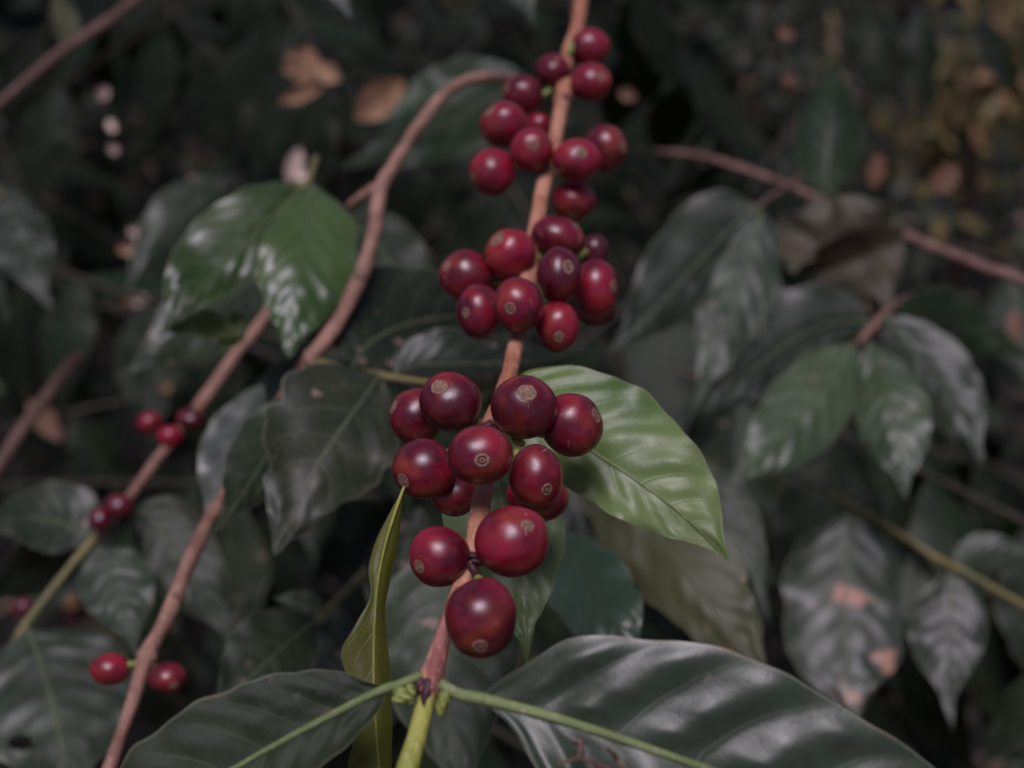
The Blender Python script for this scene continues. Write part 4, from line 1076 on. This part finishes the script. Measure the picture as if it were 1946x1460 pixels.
for x, y, z, rx, ry, rz, n in ((-2.1, 1.2, 1.3, .8, .9, 1.3, 900), (-2.3, -.6, 1.3, .8, .9, 1.4, 900), (-1.3, -2.9, 1.4, 1.0, .8, 1.4, 900), (.9, -3.1, 1.4, 1.0, .8, 1.4, 900),
                               (2.4, -1.0, 1.3, .8, .9, 1.4, 900), (2.3, .9, 1.2, .8, .9, 1.3, 900), (-1.5, 3.6, .8, .9, .6, 1.2, 1500), (-.2, 4.1, .8, 1.0, .6, 1.2, 1500), (.95, 4.3, .7, .7, .6, 1.0, 900)):
    t = thing('screen_shrub', (x, y, 0), 'dense dark coffee shrub of the ring added to block sky light and back the view', 'coffee shrub', 'coffee shrubs standing around the clearing')
    tube('trunk', [Vector((x, y, -.02)), Vector((x + .03, y, .6)), Vector((x, y + .04, 1.3)), Vector((x, y, z + rz * .7))], [.025, .02, .016, .008], M['bark_dark'], t, seg=10)
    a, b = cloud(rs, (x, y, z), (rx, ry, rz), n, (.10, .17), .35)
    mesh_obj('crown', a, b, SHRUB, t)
# a paler small-leaved bush that catches the light at the far right
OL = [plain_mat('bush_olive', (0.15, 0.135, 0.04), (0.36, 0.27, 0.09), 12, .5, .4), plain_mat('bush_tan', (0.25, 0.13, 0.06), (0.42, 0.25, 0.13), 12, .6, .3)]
c = P(1870, 120, 1.75)
t = thing('small_leaved_bush', (c.x, c.y, 0), 'pale olive small leaved bush catching light in the upper right corner', 'bush')
tube('stem', [Vector((c.x, c.y, -.02)), Vector((c.x + .02, c.y, c.z * .6)), c], [.012, .01, .004], M['bark_dark'], t, seg=8)
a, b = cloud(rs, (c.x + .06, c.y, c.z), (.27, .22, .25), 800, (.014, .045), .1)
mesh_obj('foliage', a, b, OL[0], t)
a, b = cloud(rs, (c.x + .10, c.y - .05, c.z + .02), (.24, .2, .24), 150, (.02, .05), .1)
mesh_obj('dry_foliage', a, b, OL[1], t)
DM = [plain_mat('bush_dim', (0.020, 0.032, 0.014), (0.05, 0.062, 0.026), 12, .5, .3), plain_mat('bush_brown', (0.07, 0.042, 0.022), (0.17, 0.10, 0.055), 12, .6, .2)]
for px, py, d, rx, n, lab in ((160, 260, 1.75, .30, 620, 'dim small leaved bush flecked with brown in the dark upper left'), (620, 120, 1.9, .26, 520, 'dim small leaved bush behind the tan dead leaves'),
                              (1430, 190, 1.9, .28, 620, 'dim small leaved bush right of the topmost cherries, above the sloping branch')):
    c = P(px, py, d)
    t = thing('small_leaved_bush', (c.x, c.y, 0), lab, 'bush')
    tube('stem', [Vector((c.x, c.y, -.02)), Vector((c.x + .02, c.y, c.z * .6)), c], [.010, .008, .003], M['bark_shade'], t, seg=8)
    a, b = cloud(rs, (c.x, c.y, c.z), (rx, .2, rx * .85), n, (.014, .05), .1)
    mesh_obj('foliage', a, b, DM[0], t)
    a, b = cloud(rs, (c.x, c.y - .06, c.z), (rx, .2, rx * .85), n // 6, (.012, .04), .1)
    mesh_obj('dry_foliage', a, b, DM[1], t)

# ------------------------------------------------------------------ light
SUN_EL, SUN_AZ = 78, 200
w = bpy.data.worlds.new('World'); scene.world = w; w.use_nodes = True
nt = w.node_tree; nt.nodes.clear()
wo = nt.nodes.new('ShaderNodeOutputWorld'); bg = nt.nodes.new('ShaderNodeBackground'); sky = nt.nodes.new('ShaderNodeTexSky')
sky.sky_type = 'NISHITA'; sky.sun_disc = False
sky.sun_elevation = R(SUN_EL); sky.sun_rotation = R(SUN_AZ)
tint = nt.nodes.new('ShaderNodeMix'); tint.data_type = 'RGBA'; tint.blend_type = 'MULTIPLY'
tint.inputs[0].default_value = 1; tint.inputs[7].default_value = (1.10, 0.92, 1.20, 1)
sat = nt.nodes.new('ShaderNodeHueSaturation'); sat.inputs['Saturation'].default_value = 0.80
nt.links.new(sky.outputs[0], sat.inputs['Color']); nt.links.new(sat.outputs[0], tint.inputs[6]); nt.links.new(tint.outputs[2], bg.inputs[0]); nt.links.new(bg.outputs[0], wo.inputs[0])
bg.inputs[1].default_value = 0.072
sd = bpy.data.lights.new('sun', 'SUN'); sun = bpy.data.objects.new('sun', sd); col.objects.link(sun)
sd.energy = 3.1; sd.angle = R(27); sd.color = (.98, .88, 1.0)
az = R(SUN_AZ)
dirv = Vector((math.sin(az) * math.cos(R(SUN_EL)), math.cos(az) * math.cos(R(SUN_EL)), math.sin(R(SUN_EL))))
sun.rotation_euler = dirv.to_track_quat('Z', 'Y').to_euler()
sun.location = (0, 0, 5)

scene.view_settings.view_transform = 'Standard'
scene.view_settings.look = 'None'
scene.view_settings.exposure = 0
scene.cycles.use_denoising = True
scene.cycles.max_bounces = 6
